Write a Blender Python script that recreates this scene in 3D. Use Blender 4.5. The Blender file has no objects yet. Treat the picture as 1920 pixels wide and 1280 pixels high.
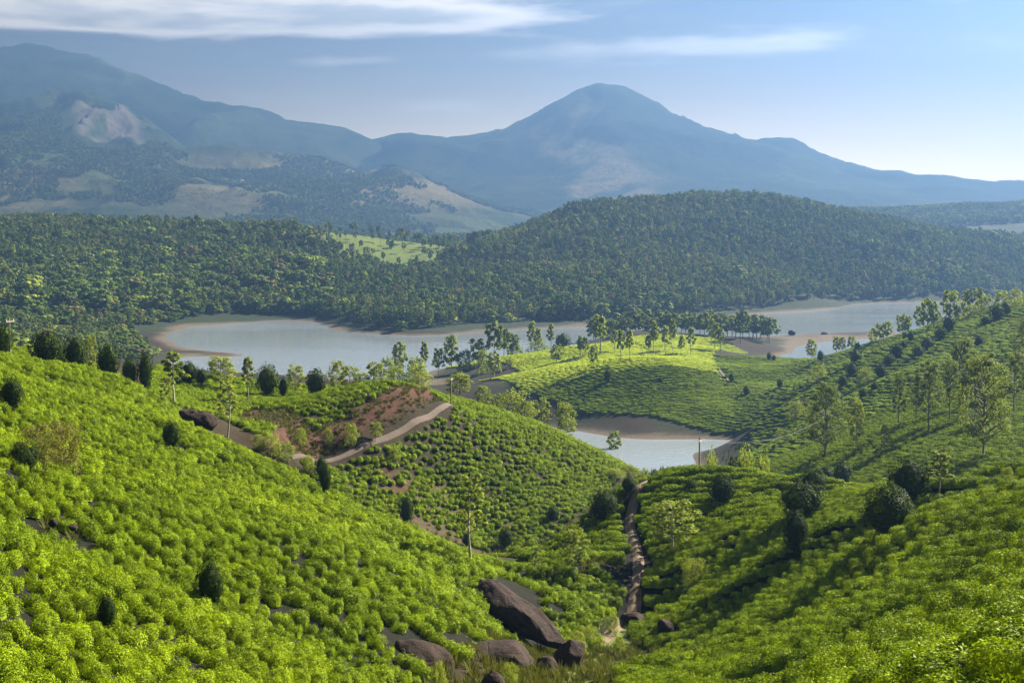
import bpy, math, random
import numpy as np
from mathutils import Vector

# ------------------------------------------------------------------ camera, sky, sun, exposure
scn = bpy.context.scene
COL = scn.collection
F, CX, CY, YH, H = 2637.0, 960.0, 640.0, 420.0, 70.0      # focal length in photo pixels, centre, horizon row, eye height over the lake
PITCH = math.atan((CY - YH) / F)
cam_d = bpy.data.cameras.new('camera'); cam = bpy.data.objects.new('camera', cam_d); COL.objects.link(cam)
cam.location = (0, 0, H); cam.rotation_euler = (math.pi / 2 - PITCH, 0, 0)
cam_d.sensor_width = 36; cam_d.lens = F * 36 / 1920; cam_d.clip_start = 0.5; cam_d.clip_end = 40000
scn.camera = cam

SUN_AZ, SUN_EL = math.radians(51), math.radians(34)       # to the right of the view, a little ahead
world = bpy.data.worlds.new('World'); scn.world = world; world.use_nodes = True
wn, wl = world.node_tree.nodes, world.node_tree.links
sun_d = bpy.data.lights.new('sun', 'SUN'); sun_d.energy = 5.0; sun_d.angle = math.radians(0.5); sun_d.color = (1.0, 0.92, 0.78)
sun = bpy.data.objects.new('sun', sun_d); COL.objects.link(sun)
sdir = Vector((math.sin(SUN_AZ) * math.cos(SUN_EL), math.cos(SUN_AZ) * math.cos(SUN_EL), math.sin(SUN_EL)))
sun.rotation_euler = sdir.to_track_quat('Z', 'Y').to_euler(); sun.location = (300, 100, 400)
scn.view_settings.view_transform = 'Standard'; scn.view_settings.look = 'None'
scn.view_settings.exposure = 2.92; scn.view_settings.gamma = 1.0; scn.view_settings.use_curve_mapping = False
scn.cycles.use_denoising = True
scn.cycles.max_bounces = 6; scn.cycles.diffuse_bounces = 1; scn.cycles.glossy_bounces = 2
scn.cycles.transmission_bounces = 3; scn.cycles.volume_bounces = 0; scn.cycles.caustics_reflective = False
scn.cycles.sample_clamp_indirect = 4.0
world.cycles.sampling_method = 'MANUAL'; world.cycles.sample_map_resolution = 256

def N(tree, typ, **kw):
    n = tree.nodes.new(typ)
    for k, v in kw.items():
        setattr(n, k, v)
    return n
def math_node(t, op, a, b=None, c=None, clamp=False):
    n = t.nodes.new('ShaderNodeMath'); n.operation = op; n.use_clamp = clamp
    for i, v in enumerate((a, b, c)):
        if v is None: continue
        if isinstance(v, (int, float)): n.inputs[i].default_value = v
        else: t.links.new(v, n.inputs[i])
    return n.outputs[0]
def maprange(t, v, a, b, c=0.0, d=1.0, smooth=True):
    n = t.nodes.new('ShaderNodeMapRange'); n.interpolation_type = 'SMOOTHSTEP' if smooth else 'LINEAR'
    t.links.new(v, n.inputs[0])
    for i, q in enumerate((a, b, c, d)): n.inputs[i + 1].default_value = q
    return n.outputs[0]
def mixrgb(t, fac, a, b, mode='MIX'):
    n = t.nodes.new('ShaderNodeMix'); n.data_type = 'RGBA'; n.blend_type = mode
    for s, v in ((n.inputs[0], fac), (n.inputs[6], a), (n.inputs[7], b)):
        if isinstance(v, (int, float)): s.default_value = v
        elif isinstance(v, tuple): s.default_value = (*v, 1) if len(v) == 3 else v
        else: t.links.new(v, s)
    return n.outputs[2]

def build_world():
    t = world.node_tree; wn.clear()
    sky = N(t, 'ShaderNodeTexSky', sky_type='NISHITA', sun_disc=False)
    sky.sun_elevation = SUN_EL; sky.sun_rotation = SUN_AZ; sky.altitude = 2000; sky.air_density = 0.22; sky.dust_density = 0.3; sky.ozone_density = 3.0
    tc = N(t, 'ShaderNodeTexCoord'); sep = N(t, 'ShaderNodeSeparateXYZ'); wl.new(tc.outputs['Generated'], sep.inputs[0])
    x, y, z = sep.outputs
    az = math_node(t, 'ARCTAN2', x, y); el = math_node(t, 'ARCSINE', z)
    # wind-drawn cirrus: noise stretched along the horizon
    def noise(sx, sy, seed, detail=6, rough=0.55, dist=0.3):
        c = N(t, 'ShaderNodeCombineXYZ'); wl.new(math_node(t, 'MULTIPLY', az, sx), c.inputs[0]); wl.new(math_node(t, 'MULTIPLY', el, sy), c.inputs[1]); c.inputs[2].default_value = seed
        n = N(t, 'ShaderNodeTexNoise'); wl.new(c.outputs[0], n.inputs['Vector']); n.inputs['Scale'].default_value = 1; n.inputs['Detail'].default_value = detail; n.inputs['Roughness'].default_value = rough; n.inputs['Distortion'].default_value = dist
        return n.outputs['Fac']
    n1 = noise(9, 55, 3.1); n2 = noise(28, 150, 8.7, 5, 0.6)
    warp = math_node(t, 'MULTIPLY', math_node(t, 'SUBTRACT', noise(7, 30, 15.0, 3), 0.5), 0.02)
    tot = None
    # cloud banks: azimuth, elevation, half width, half height, weight
    banks = [(-0.215, 0.1490, 0.200, 0.0190, 1.25), (-0.060, 0.1430, 0.075, 0.0090, 0.95), (-0.33, 0.1360, 0.12, 0.0085, 0.85),
             (-0.120, 0.1115, 0.042, 0.0050, 0.62), (-0.05, 0.0815, 0.034, 0.0055, 0.60), (0.155, 0.1225, 0.075, 0.0085, 0.70),
             (0.06, 0.117, 0.06, 0.012, 0.42), (0.29, 0.12, 0.12, 0.02, 0.22), (-0.17, 0.085, 0.1, 0.008, 0.3),
             (0.33, 0.150, 0.09, 0.006, 0.35), (1.0, 0.15, 0.3, 0.02, 0.8), (-1.1, 0.19, 0.3, 0.02, 0.8), (2.6, 0.2, 0.4, 0.03, 0.8), (-0.15, 0.25, 1.3, 0.06, 0.3)]  # last bank is added above the view to brighten the lake's reflection
    elw = math_node(t, 'ADD', el, warp)
    for a0, e0, wa, we, wt in banks:
        da = math_node(t, 'DIVIDE', math_node(t, 'SUBTRACT', az, a0), wa); de = math_node(t, 'DIVIDE', math_node(t, 'SUBTRACT', elw, e0), we)
        r2 = math_node(t, 'ADD', math_node(t, 'POWER', math_node(t, 'ABSOLUTE', da), 2.6), math_node(t, 'POWER', math_node(t, 'ABSOLUTE', de), 2.0))
        g = math_node(t, 'MULTIPLY', math_node(t, 'EXPONENT', math_node(t, 'MULTIPLY', r2, -1.0)), wt)
        tot = g if tot is None else math_node(t, 'ADD', tot, g)
    nn = math_node(t, 'ADD', math_node(t, 'MULTIPLY', n1, 0.75), math_node(t, 'MULTIPLY', n2, 0.25))
    dens = math_node(t, 'ADD', math_node(t, 'MULTIPLY', math_node(t, 'SUBTRACT', nn, 0.5), 1.7), tot)
    cover = maprange(t, dens, 0.16, 0.85)
    veil = math_node(t, 'MULTIPLY', maprange(t, noise(5, 42, 21.0, 6, 0.6, 0.6), 0.45, 0.8), 0.16)
    cover = math_node(t, 'MAXIMUM', math_node(t, 'MULTIPLY', cover, 0.95), veil)
    thick = maprange(t, math_node(t, 'ADD', dens, math_node(t, 'MULTIPLY', math_node(t, 'SUBTRACT', n1, 0.5), 1.6)), 0.85, 1.7)
    ccol = mixrgb(t, thick, (17.0, 14.8, 12.2), (8.4, 7.8, 6.9))
    # bright milky air low over the horizon, strongest towards the sun
    glow = math_node(t, 'EXPONENT', math_node(t, 'MULTIPLY', math_node(t, 'POWER', math_node(t, 'DIVIDE', math_node(t, 'MAXIMUM', el, 0.0), 0.082), 2.0), -1.0))
    side = maprange(t, math_node(t, 'COSINE', math_node(t, 'SUBTRACT', az, SUN_AZ)), 0.2, 0.95, 0.35, 1.0)
    base = mixrgb(t, 1.0, sky.outputs[0], (0.09, 0.20, 0.33), 'MULTIPLY')
    base = mixrgb(t, math_node(t, 'MULTIPLY', math_node(t, 'MULTIPLY', glow, side), 0.9), base, (62.0, 49.0, 31.0))
    out = mixrgb(t, cover, base, ccol)
    bg = N(t, 'ShaderNodeBackground'); bg.inputs['Strength'].default_value = 0.05
    wl.new(out, bg.inputs['Color'])
    o = N(t, 'ShaderNodeOutputWorld'); wl.new(bg.outputs[0], o.inputs['Surface'])
build_world()

# ------------------------------------------------------------------ helpers
rng = np.random.default_rng(7)
CP, SP = math.cos(PITCH), math.sin(PITCH)
def at(px, py, d):
    """the point that a photo pixel shows when it stands d metres away"""
    u, v = px - CX, py - CY
    dx, dy, dz = u, F * CP - v * SP, -F * SP - v * CP
    return (dx / dy * d, d, H + dz / dy * d)
def project(x, y, z):
    z = z - H
    fw = y * CP - z * SP; up = y * SP + z * CP
    return CX + F * x / fw, CY - F * up / fw

def _hash(ix, iy, seed):
    h = (ix.astype(np.int64) * 374761393 + iy.astype(np.int64) * 668265263 + seed * 1274126177) & 0xffffffff
    h = ((h ^ (h >> 13)) * 1274126177) & 0xffffffff
    return ((h ^ (h >> 16)) & 0xffffff) / float(0x1000000)
def vnoise(x, y, seed=0):
    ix, iy = np.floor(x), np.floor(y); fx, fy = x - ix, y - iy
    ux, uy = fx * fx * fx * (fx * (fx * 6 - 15) + 10), fy * fy * fy * (fy * (fy * 6 - 15) + 10)
    a, b = _hash(ix, iy, seed), _hash(ix + 1, iy, seed); c, d = _hash(ix, iy + 1, seed), _hash(ix + 1, iy + 1, seed)
    return (a + (b - a) * ux) * (1 - uy) + (c + (d - c) * ux) * uy
def fbm(x, y, seed=0, octv=4, gain=0.5):
    s, a, tot = 0, 1.0, 0
    for k in range(octv):
        s = s + a * vnoise(x * 2 ** k + 17.3 * k, y * 2 ** k - 9.1 * k, seed + k); tot += a; a *= gain
    return s / tot
def ridged(x, y, seed=0, octv=5, gain=0.5):
    s, a, tot, w = 0, 1.0, 0, 1.0
    for k in range(octv):
        n = 1 - np.abs(2 * vnoise(x * 2 ** k + 5.3 * k, y * 2 ** k + 3.1 * k, seed + k) - 1)
        n = n * n; s = s + a * n * w; w = np.clip(n * 1.6, 0, 1); tot += a; a *= gain
    return s / tot
def sstep(a, b, x):
    t = np.clip((x - a) / (b - a), 0, 1); return t * t * (3 - 2 * t)

class Spline:
    """thin-plate surface of heights over plan (x/y, ln y)"""
    def __init__(self, pts, lam=1e-4):
        P = np.array(pts, float); self.A = P[:, 0] / P[:, 1]; self.S = np.log(P[:, 1]); z = P[:, 2]; n = len(P)
        r2 = (self.A[:, None] - self.A) ** 2 + (self.S[:, None] - self.S) ** 2
        K = self.k(r2) + lam * np.eye(n); Q = np.stack([np.ones(n), self.A, self.S], 1)
        M = np.zeros((n + 3, n + 3)); M[:n, :n] = K; M[:n, n:] = Q; M[n:, :n] = Q.T
        self.w = np.linalg.solve(M, np.concatenate([z, np.zeros(3)]))
    @staticmethod
    def k(r2): return 0.5 * r2 * np.log(r2 + 1e-12)
    def __call__(self, a, s):
        sh = a.shape; a, s = a.ravel(), s.ravel(); out = np.empty(len(a)); n = len(self.A)
        for i in range(0, len(a), 20000):
            aa, ss = a[i:i + 20000], s[i:i + 20000]
            r2 = (aa[:, None] - self.A) ** 2 + (ss[:, None] - self.S) ** 2
            out[i:i + 20000] = self.k(r2) @ self.w[:n] + self.w[n] + self.w[n + 1] * aa + self.w[n + 2] * ss
        return out.reshape(sh)

def mesh(name, verts, quads=None, tris=None, smooth=False, col=None, mats=(), midx=None):
    me = bpy.data.meshes.new(name); verts = np.asarray(verts, np.float32)
    nq = 0 if quads is None else len(quads); nt = 0 if tris is None else len(tris)
    me.vertices.add(len(verts)); me.vertices.foreach_set('co', verts.ravel())
    li = np.concatenate(([np.asarray(quads, np.int32).ravel()] if nq else []) + ([np.asarray(tris, np.int32).ravel()] if nt else []))
    ls = np.concatenate([np.arange(nq) * 4, nq * 4 + np.arange(nt) * 3]).astype(np.int32)
    me.loops.add(len(li)); me.loops.foreach_set('vertex_index', li)
    me.polygons.add(nq + nt); me.polygons.foreach_set('loop_start', ls)
    me.polygons.foreach_set('use_smooth', np.full(nq + nt, smooth, bool) if isinstance(smooth, bool) else np.asarray(smooth, bool))
    for m in mats: me.materials.append(m)
    if midx is not None: me.polygons.foreach_set('material_index', np.asarray(midx, np.int32))
    me.update(calc_edges=True); me.validate()
    if col is not None:
        at_ = me.color_attributes.new('Col', 'FLOAT_COLOR', 'POINT'); c = np.ones((len(verts), 4), np.float32); c[:, :3] = col
        at_.data.foreach_set('color', c.ravel())
    return me
def obj(name, me, parent=None, loc=None, kind=None, label=None, cat=None, group=None):
    o = bpy.data.objects.new(name, me); COL.objects.link(o)
    if parent is not None: o.parent = parent
    if loc is not None: o.location = loc
    if kind: o['kind'] = kind
    if label: o['label'] = label
    if cat: o['category'] = cat
    if group: o['group'] = group
    return o
def grid_quads(nr, nc):
    i = np.arange(nr - 1)[:, None] * nc + np.arange(nc - 1)[None, :]
    i = i.ravel(); return np.stack([i, i + 1, i + nc + 1, i + nc], 1)

# ------------------------------------------------------------------ materials
def principled(name):
    m = bpy.data.materials.new(name); m.use_nodes = True; t = m.node_tree
    return m, t, t.nodes['Principled BSDF'], t.nodes['Material Output']
def noise_tex(t, scale, detail=4, rough=0.55, vec=None):
    n = N(t, 'ShaderNodeTexNoise'); n.inputs['Scale'].default_value = scale; n.inputs['Detail'].default_value = detail; n.inputs['Roughness'].default_value = rough
    if vec is not None: t.links.new(vec, n.inputs['Vector'])
    return n.outputs['Fac']
def geo_pos(t):
    g = N(t, 'ShaderNodeNewGeometry'); return g.outputs['Position']

def ground_material():
    m, t, b, o = principled('ground')
    a = N(t, 'ShaderNodeAttribute', attribute_name='Col'); p = geo_pos(t)
    n1 = noise_tex(t, 0.9, 8, 0.65, p); n2 = noise_tex(t, 0.06, 6, 0.6, p)
    c = mixrgb(t, 1.0, a.outputs['Color'], mixrgb(t, n1, (0.45, 0.45, 0.45), (1.5, 1.45, 1.4)), 'MULTIPLY')
    c = mixrgb(t, 1.0, c, mixrgb(t, n2, (0.7, 0.72, 0.7), (1.3, 1.25, 1.3)), 'MULTIPLY')
    t.links.new(c, b.inputs['Base Color']); b.inputs['Roughness'].default_value = 0.95; b.inputs['Specular IOR Level'].default_value = 0.1
    bu = N(t, 'ShaderNodeBump'); bu.inputs['Strength'].default_value = 0.5; bu.inputs['Distance'].default_value = 0.4
    t.links.new(n1, bu.inputs['Height']); t.links.new(bu.outputs[0], b.inputs['Normal'])
    return m
def mountain_material():
    m, t, b, o = principled('mountain')
    a = N(t, 'ShaderNodeAttribute', attribute_name='Col'); p = geo_pos(t)
    n1 = noise_tex(t, 0.022, 10, 0.7, p); n2 = noise_tex(t, 0.006, 5, 0.6, p)
    c = mixrgb(t, 1.0, a.outputs['Color'], mixrgb(t, n1, (0.4, 0.42, 0.45), (1.6, 1.55, 1.5)), 'MULTIPLY')
    c = mixrgb(t, 1.0, c, mixrgb(t, n2, (0.7, 0.72, 0.7), (1.3, 1.25, 1.3)), 'MULTIPLY')
    t.links.new(c, b.inputs['Base Color']); b.inputs['Roughness'].default_value = 0.95; b.inputs['Specular IOR Level'].default_value = 0.05
    bu = N(t, 'ShaderNodeBump'); bu.inputs['Strength'].default_value = 0.9; bu.inputs['Distance'].default_value = 22
    t.links.new(n1, bu.inputs['Height']); t.links.new(bu.outputs[0], b.inputs['Normal'])
    return m
def water_material():
    m, t, b, o = principled('water')
    p = geo_pos(t); mp = N(t, 'ShaderNodeMapping'); mp.inputs['Scale'].default_value = (0.6, 1.6, 1); t.links.new(p, mp.inputs[0])
    n1 = noise_tex(t, 0.5, 4, 0.5, mp.outputs[0])
    wind = noise_tex(t, 0.006, 3, 0.5, mp.outputs[0])
    b.inputs['Base Color'].default_value = (0.20, 0.23, 0.25, 1); b.inputs['IOR'].default_value = 1.33; b.inputs['Specular IOR Level'].default_value = 0.5
    t.links.new(maprange(t, wind, 0.35, 0.65, 0.02, 0.10), b.inputs['Roughness'])
    bu = N(t, 'ShaderNodeBump'); bu.inputs['Distance'].default_value = 0.35
    t.links.new(maprange(t, wind, 0.35, 0.65, 0.15, 0.45), bu.inputs['Strength'])
    t.links.new(n1, bu.inputs['Height']); t.links.new(bu.outputs[0], b.inputs['Normal'])
    return m
M_GROUND, M_MOUNT, M_WATER = ground_material(), mountain_material(), water_material()

# ------------------------------------------------------------------ the land: heights
V = [  # photo column, photo row, metres away
 # near left slope
 (0,1280,45),(250,1280,52),(500,1280,62),(720,1280,74),(0,1130,56),(300,1130,68),(600,1130,82),(850,1130,95),(0,980,75),(300,980,90),(550,980,103),
 (800,1017,120),(0,820,105),(250,850,118),(450,847,147),(600,917,137),(0,700,150),(0,669,178),(150,693,182),(250,724,176),(350,798,158),(700,968,128),
 (1000,1099,124),(1100,1136,121),(1200,1174,125),(930,1076,122),(450,900,124),
 # valley floor
 (1000,1240,96),(1150,1235,105),(1250,1168,121),(1080,1200,110),(1060,1270,91),
 # near right slope and the knoll with the track
 (960,1055,142),(1100,997,152),(1180,937,158),(1300,909,160),(1400,906,162),(1500,915,157),(1650,930,144),(1800,926,126),(1920,918,102),
 (1200,1000,141),(1190,1130,126),(1300,1000,138),(1400,1000,130),(1300,1120,121),(1400,1100,115),(1500,1020,118),(1500,1150,98),(1650,1010,102),
 (1700,1100,79),(1800,1000,88),(1920,1000,65),(1920,1120,45),(1700,1200,60),(1500,1280,62),(1300,1250,84),(1200,1280,90),(1920,1280,19),(1750,1280,34),(1920,1200,30),
 (1050,1060,138),(1120,1100,128),
 # spur with the red bank
 (330,716,240),(450,742,236),(600,748,234),(800,757,230),(850,762,228),(950,797,236),(1050,827,243),(1150,866,252),(1200,890,256),
 (600,858,197),(700,825,204),(780,787,213),(830,764,222),(700,885,198),(800,880,207),(950,880,221),(1050,880,231),(850,820,218),
 (700,945,191),(900,1005,201),(950,982,206),(1050,950,215),(1150,902,236),(560,850,192),(450,775,214),
 # right hill
 (1550,850,270),(1620,840,262),(1700,880,225),(1850,850,215),(1920,880,192),(1920,780,250),(1920,700,310),(1920,610,420),(1920,572,470),
 (1800,606,482),(1720,628,502),(1600,660,540),(1480,682,590),(1400,692,612),(1800,700,350),(1700,700,370),(1700,780,300),(1600,740,400),(1500,740,450),
 (1550,780,360),(1480,800,400),(1450,780,432),(1440,830,440),(1450,870,300),
 # tea terrace between the lake and the pond
 (1200,760,486),(1300,760,482),(1000,740,517),(1100,704,524),(1000,704,548),(900,714,605),(1200,676,532),(1330,688,532),(1200,700,517),(1330,720,507),
 (1400,760,480),(1450,720,530),(1200,648,650),(1300,650,665),(1100,658,640),(950,674,650),(820,694,668),(1150,625,780),(1300,625,790),(1400,640,775),
 (1420,656,760),(1390,674,722),(1500,632,862),(1640,622,900),(1460,650,790),
 # woods on the left
 (0,422,1700),(150,424,1700),(300,436,1700),(450,448,1650),(0,500,1250),(200,500,1250),(400,520,1150),(300,585,1000),(500,545,1120),(560,582,1060),
 (600,520,1180),(0,560,1020),(620,432,1450),(560,440,1500),(750,458,1500),(850,480,1550),(700,500,1300),(0,610,900),(200,606,930),
 # wooded hill
 (900,468,1400),(1000,434,1450),(1100,405,1500),(1250,384,1550),(1350,374,1600),(1450,380,1600),(1600,416,1550),(1700,440,1500),(1800,474,1450),(1900,525,1400),
 (800,560,1100),(1000,520,1200),(1200,480,1300),(1400,480,1350),(1600,500,1350),(1100,560,1080),(1300,540,1150),(1500,540,1220),(1700,530,1320),(700,580,1030),(1250,425,1420),(1100,450,1350),
 # far ridge on the right
 (1600,400,2600),(1750,394,2600),(1920,386,2600),(1920,445,1900),
]
W = [  # photo column, metres away, height over the lake
 (-300,45,61),(-300,80,62),(-300,150,63),(-300,230,58),(-600,90,68),(0,25,56.5),(960,48,51),(960,22,57.5),(960,8,61.5),(0,8,60.5),(1920,8,63),(-600,8,60),(2500,8,63),(-600,20,60),(2500,20,63.5),(500,30,57.5),(700,45,53),
 (2300,60,60),(2300,100,57),(2300,160,50),(2300,30,63),(2100,8,63),
 (0,215,50),(150,220,48),(560,172,35),(700,165,31),(800,162,29),(880,150,31),(900,172,26),(1000,160,29),(450,180,39),(370,195,43),
 (960,168,29),(1100,186,25.5),(1250,208,23),(1400,206,22),(1600,192,27),(1800,168,33),(2000,145,41),(2300,200,42),(2300,260,45),
 (330,275,41),(600,272,38),(800,268,37),(950,275,31),(1100,290,20),(1200,300,15),(500,330,26),(800,330,22),(300,330,30),(0,300,40),(-300,300,45),(1000,350,10),
 (1300,260,19),(1330,330,9),(1350,380,3),
 (2300,320,52),(2300,420,58),(2300,520,58),(2300,650,45),(1920,560,38),(1800,580,28),(1700,600,20),(1600,640,10),(1920,700,18),(2300,800,25),
 # shores (0) and lake bed
 (1084,474,0),(1200,455,0),(1312,431,0),(1240,393,-0.5),(1200,425,-3),(1330,410,1),(1100,440,-2.5),(1000,430,-1),(900,420,2),(950,500,-1),(860,520,-1),(800,480,4),(1150,385,3),
 (500,600,3),(700,560,4),(300,560,8),(0,560,16),(-300,560,28),(620,640,0),(480,660,0),(760,655,-1),
 (1460,738,0),(1560,790,-1.5),(1640,800,-1.5),(1480,720,0.6),(1600,700,2.5),(1700,760,0),(1800,800,0.5),(1760,840,-1.5),(1820,920,-2),(2000,900,2),
 (1500,1000,-6),(1700,1060,-6),(1850,1080,-4),(2000,1100,-1),(1300,930,-3),(1450,920,-2),
 (600,760,-7),(800,800,-9),(1000,870,-6),(1100,850,-3),(500,800,-6),(700,870,-4),(1150,900,-3),(400,720,-4),(900,730,-3),(1050,780,-1.5),
 (280,840,1),(330,790,0.5),(370,762,0.9),(450,745,0.3),(470,742,-0.8),(420,820,-3),(400,900,-2.5),(340,760,0.5),(250,720,4),(100,700,9),(0,760,9),(-300,760,20),(-300,900,22),
 (300,930,1.5),(380,985,1.2),(450,1015,1.6),(550,1035,1.0),(360,960,-0.3),(430,975,-1),(570,985,-1.5),(520,950,-3),
 (600,1000,0.3),(660,914,0.4),(760,882,0.4),(900,916,0.4),(1050,962,0.6),(1280,1014,0.6),(1450,1119,0.4),(1600,1232,0.4),(1750,1272,0.4),(1900,1300,1),
 (700,980,5),(900,1000,5),(1100,1020,5),(1300,1070,5),
 (1000,1800,35),(1350,2000,45),(1700,1900,25),(600,1900,35),(200,2100,40),(850,1800,30),(-300,1700,75),(-300,1250,40),(2300,1400,15),(2300,1800,30),
 (0,3000,45),(600,3000,42),(1100,3000,42),(1750,3300,55),(2300,2600,100),(2300,3400,60),(-400,3000,60),
 (0,6000,60),(960,6000,50),(1920,6000,55),(0,14000,60),(960,14000,60),(1920,14000,60),(2600,6000,60),(-700,6000,60),
]
pts = [at(*v) for v in V] + [((px - CX) / F * d, d, z) for px, d, z in W]
land = Spline(pts)
A0, A1, S0, S1 = -0.66, 0.66, math.log(5.5), math.log(10150.0)
DA, DS = 0.0042, 0.0058
ga = np.arange(A0, A1 + DA, DA); gs = np.arange(S0, S1 + DS, DS)
GA, GS = np.meshgrid(ga, gs)
ca, cs = np.meshgrid(np.arange(A0 - 0.03, A1 + 0.05, 0.0168), np.arange(S0 - 0.05, S1 + 0.08, 0.0174))
CZ = land(ca, cs)
def bicubic(Z, a, s, a0, s0, da, ds):
    fa, fs = (a - a0) / da, (s - s0) / ds; ia, is_ = np.floor(fa).astype(int), np.floor(fs).astype(int); ta, ts = fa - ia, fs - is_
    def w(t): return [((-0.5 * t + 1) * t - 0.5) * t, (1.5 * t - 2.5) * t * t + 1, ((-1.5 * t + 2) * t + 0.5) * t, (0.5 * t - 0.5) * t * t]
    wa, ws = w(ta), w(ts); out = 0
    for j in range(4):
        for i in range(4):
            out = out + ws[j] * wa[i] * Z[np.clip(is_ + j - 1, 0, Z.shape[0] - 1), np.clip(ia + i - 1, 0, Z.shape[1] - 1)]
    return out
GZ = bicubic(CZ, GA, GS, ca[0, 0], cs[0, 0], 0.0168, 0.0174)
GY = np.exp(GS); GX = GA * GY
def pxof(x, y): return CX + F * x / y
def inpoly(px, py, poly):
    c = np.zeros(px.shape, bool); n = len(poly)
    for i in range(n):
        (x0, y0), (x1, y1) = poly[i], poly[i - 1]
        c ^= ((y0 > py) != (y1 > py)) & (px < (x1 - x0) * (py - y0) / (y1 - y0 + 1e-12) + x0)
    return c
def in_plan(x, y, poly): return inpoly(pxof(x, y), np.log(y), [(p, math.log(d)) for p, d in poly])
def in_plan0(x, y, poly):                                  # the same with a soft rim
    return np.mean([in_plan(x + a * y / 90, y + b * y / 90, poly) for a in (-4, -2, 0, 2, 4) for b in (-5, -2.5, 0, 2.5, 5)], axis=0)
# small natural unevenness
amp = np.clip(GY / 120, 0.3, 2.0) * sstep(0.4, 3.0, np.abs(GZ)) 
GZ = GZ + (fbm(GX / 14, GY / 14, 3, 4) - 0.5) * 1.1 * np.clip(amp, 0, 1.2) + sstep(300, 1200, GY) * sstep(2, 12, GZ) * (fbm(GX / 90, GY / 90, 9, 4) - 0.5) * 12

rb = in_plan0(GX, GY, [(1000, 100), (1150, 60), (1300, 8), (2600, 6), (2600, 200), (1500, 190), (1250, 196), (980, 170)])
GZ = GZ + rb * (ridged((GX + .6 * GY) / 34, (GY - .25 * GX) / 9.5, 55, 2) - .4) * 2.1 * sstep(16, 50, GY)
# plan polylines of tracks: (column, metres away)
def plan(pts): return np.array([((px - CX) / F * d, d) for px, d in pts], float)
def dense(P, step=0.5):
    out = [P[0]]
    Q = P.copy()
    for _ in range(3):                                     # corner cutting
        R = [Q[0]]
        for i in range(len(Q) - 1): R += [Q[i] * 0.75 + Q[i + 1] * 0.25, Q[i] * 0.25 + Q[i + 1] * 0.75]
        R.append(Q[-1]); Q = np.array(R)
    seg = np.linalg.norm(np.diff(Q, axis=0), axis=1); L = np.concatenate([[0], np.cumsum(seg)]); k = np.arange(0, L[-1], step)
    return np.stack([np.interp(k, L, Q[:, 0]), np.interp(k, L, Q[:, 1])], 1)
def polydist(x, y, P, chunk=50000):
    """distance to a polyline and the signed side (left of travel positive)"""
    sh = x.shape; x, y = x.ravel(), y.ravel(); D = np.empty(len(x)); S = np.empty(len(x)); Tn = np.gradient(P, axis=0)
    for i in range(0, len(x), chunk):
        dx, dy = x[i:i + chunk, None] - P[:, 0], y[i:i + chunk, None] - P[:, 1]; r = dx * dx + dy * dy; j = r.argmin(1); k = np.arange(len(j))
        D[i:i + chunk] = np.sqrt(r[k, j]); S[i:i + chunk] = np.sign(Tn[j, 0] * dy[k, j] - Tn[j, 1] * dx[k, j])
    return D.reshape(sh), (D * S).reshape(sh)
ROAD1 = dense(plan([(540, 189), (600, 196), (660, 200.5), (720, 206), (780, 213), (815, 219), (845, 226), (850, 236)]))
ROAD2 = dense(plan([(1132, 112), (1163, 117), (1192, 125), (1206, 134), (1180, 145), (1194, 153), (1242, 159)]))
PATH3 = dense(plan([(1190, 660), (1205, 640), (1235, 615), (1290, 598), (1330, 580), (1332, 550), (1350, 530), (1390, 505), (1480, 495)]), 1.5)
nm = (GY > 150) & (GY < 270) & (GX > -80) & (GX < 40)
d1, s1 = polydist(GX[nm], GY[nm], ROAD1)
pr = pxof(GX[nm], GY[nm])
cutw = sstep(430, 520, pr) * (1 - sstep(800, 838, pr))
bank = 1.5 * sstep(1.5, 3.8, s1) * (1 - sstep(4, 24, s1)) * cutw + 0.5 * sstep(1.2, 3, -s1) * -1 * (1 - sstep(3, 10, -s1))
GZ[nm] += bank + (fbm(GX[nm] / 2.2, GY[nm] / 2.2, 31, 4) - 0.5) * 1.6 * sstep(1.5, 3, s1) * (1 - sstep(6, 9, s1)) * cutw
def ground_z(x, y):
    x, y = np.asarray(x, float), np.asarray(y, float); fa, fs = np.clip((x / y - A0) / DA, 0, len(ga) - 1.001), np.clip((np.log(y) - S0) / DS, 0, len(gs) - 1.001)
    ia, is_ = np.clip(np.floor(fa).astype(int), 0, len(ga) - 2), np.clip(np.floor(fs).astype(int), 0, len(gs) - 2); ta, ts = fa - ia, fs - is_
    return (GZ[is_, ia] * (1 - ta) + GZ[is_, ia + 1] * ta) * (1 - ts) + (GZ[is_ + 1, ia] * (1 - ta) + GZ[is_ + 1, ia + 1] * ta) * ts
# planting areas in plan: (column, metres away)
PATCH = [(425, 209), (470, 203), (560, 190), (600, 198), (560, 206), (530, 213), (470, 219)]
TEA_A = [(-1200,14),(300,20),(560,40),(740,62),(850,80),(960,93),(1040,101),(1100,108),(1200,121),(1190,128),(1000,133),(850,134),(700,148),(500,166),(350,184),(200,225),(-420,230),(-1200,90)]
TEA_C = [(250,200),(300,285),(800,285),(1000,290),(1220,285),(1212,262),(1130,226),(1050,206),(1000,199),(900,195),(800,195),(720,189),(620,186),(560,188),(470,190),(400,205)]
TEA_B = [(925,142),(1100,126),(1170,113),(1255,109),(1230,98),(1180,84),(1150,68),(1180,40),(1260,20),(1300,6),(3300,6),(3300,70),(2600,205),(1500,190),(1250,196),(1000,172)]
TEA_F = [(1375,330),(1350,235),(1450,206),(1600,200),(1750,186),(1850,178),(2500,170),(2600,520),(1920,520),(1800,520),(1720,540),(1600,600),(1480,660),(1345,640),(1347,575),(1350,525),(1368,495),(1395,470),(1412,448),(1425,430),(1400,360)]
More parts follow.
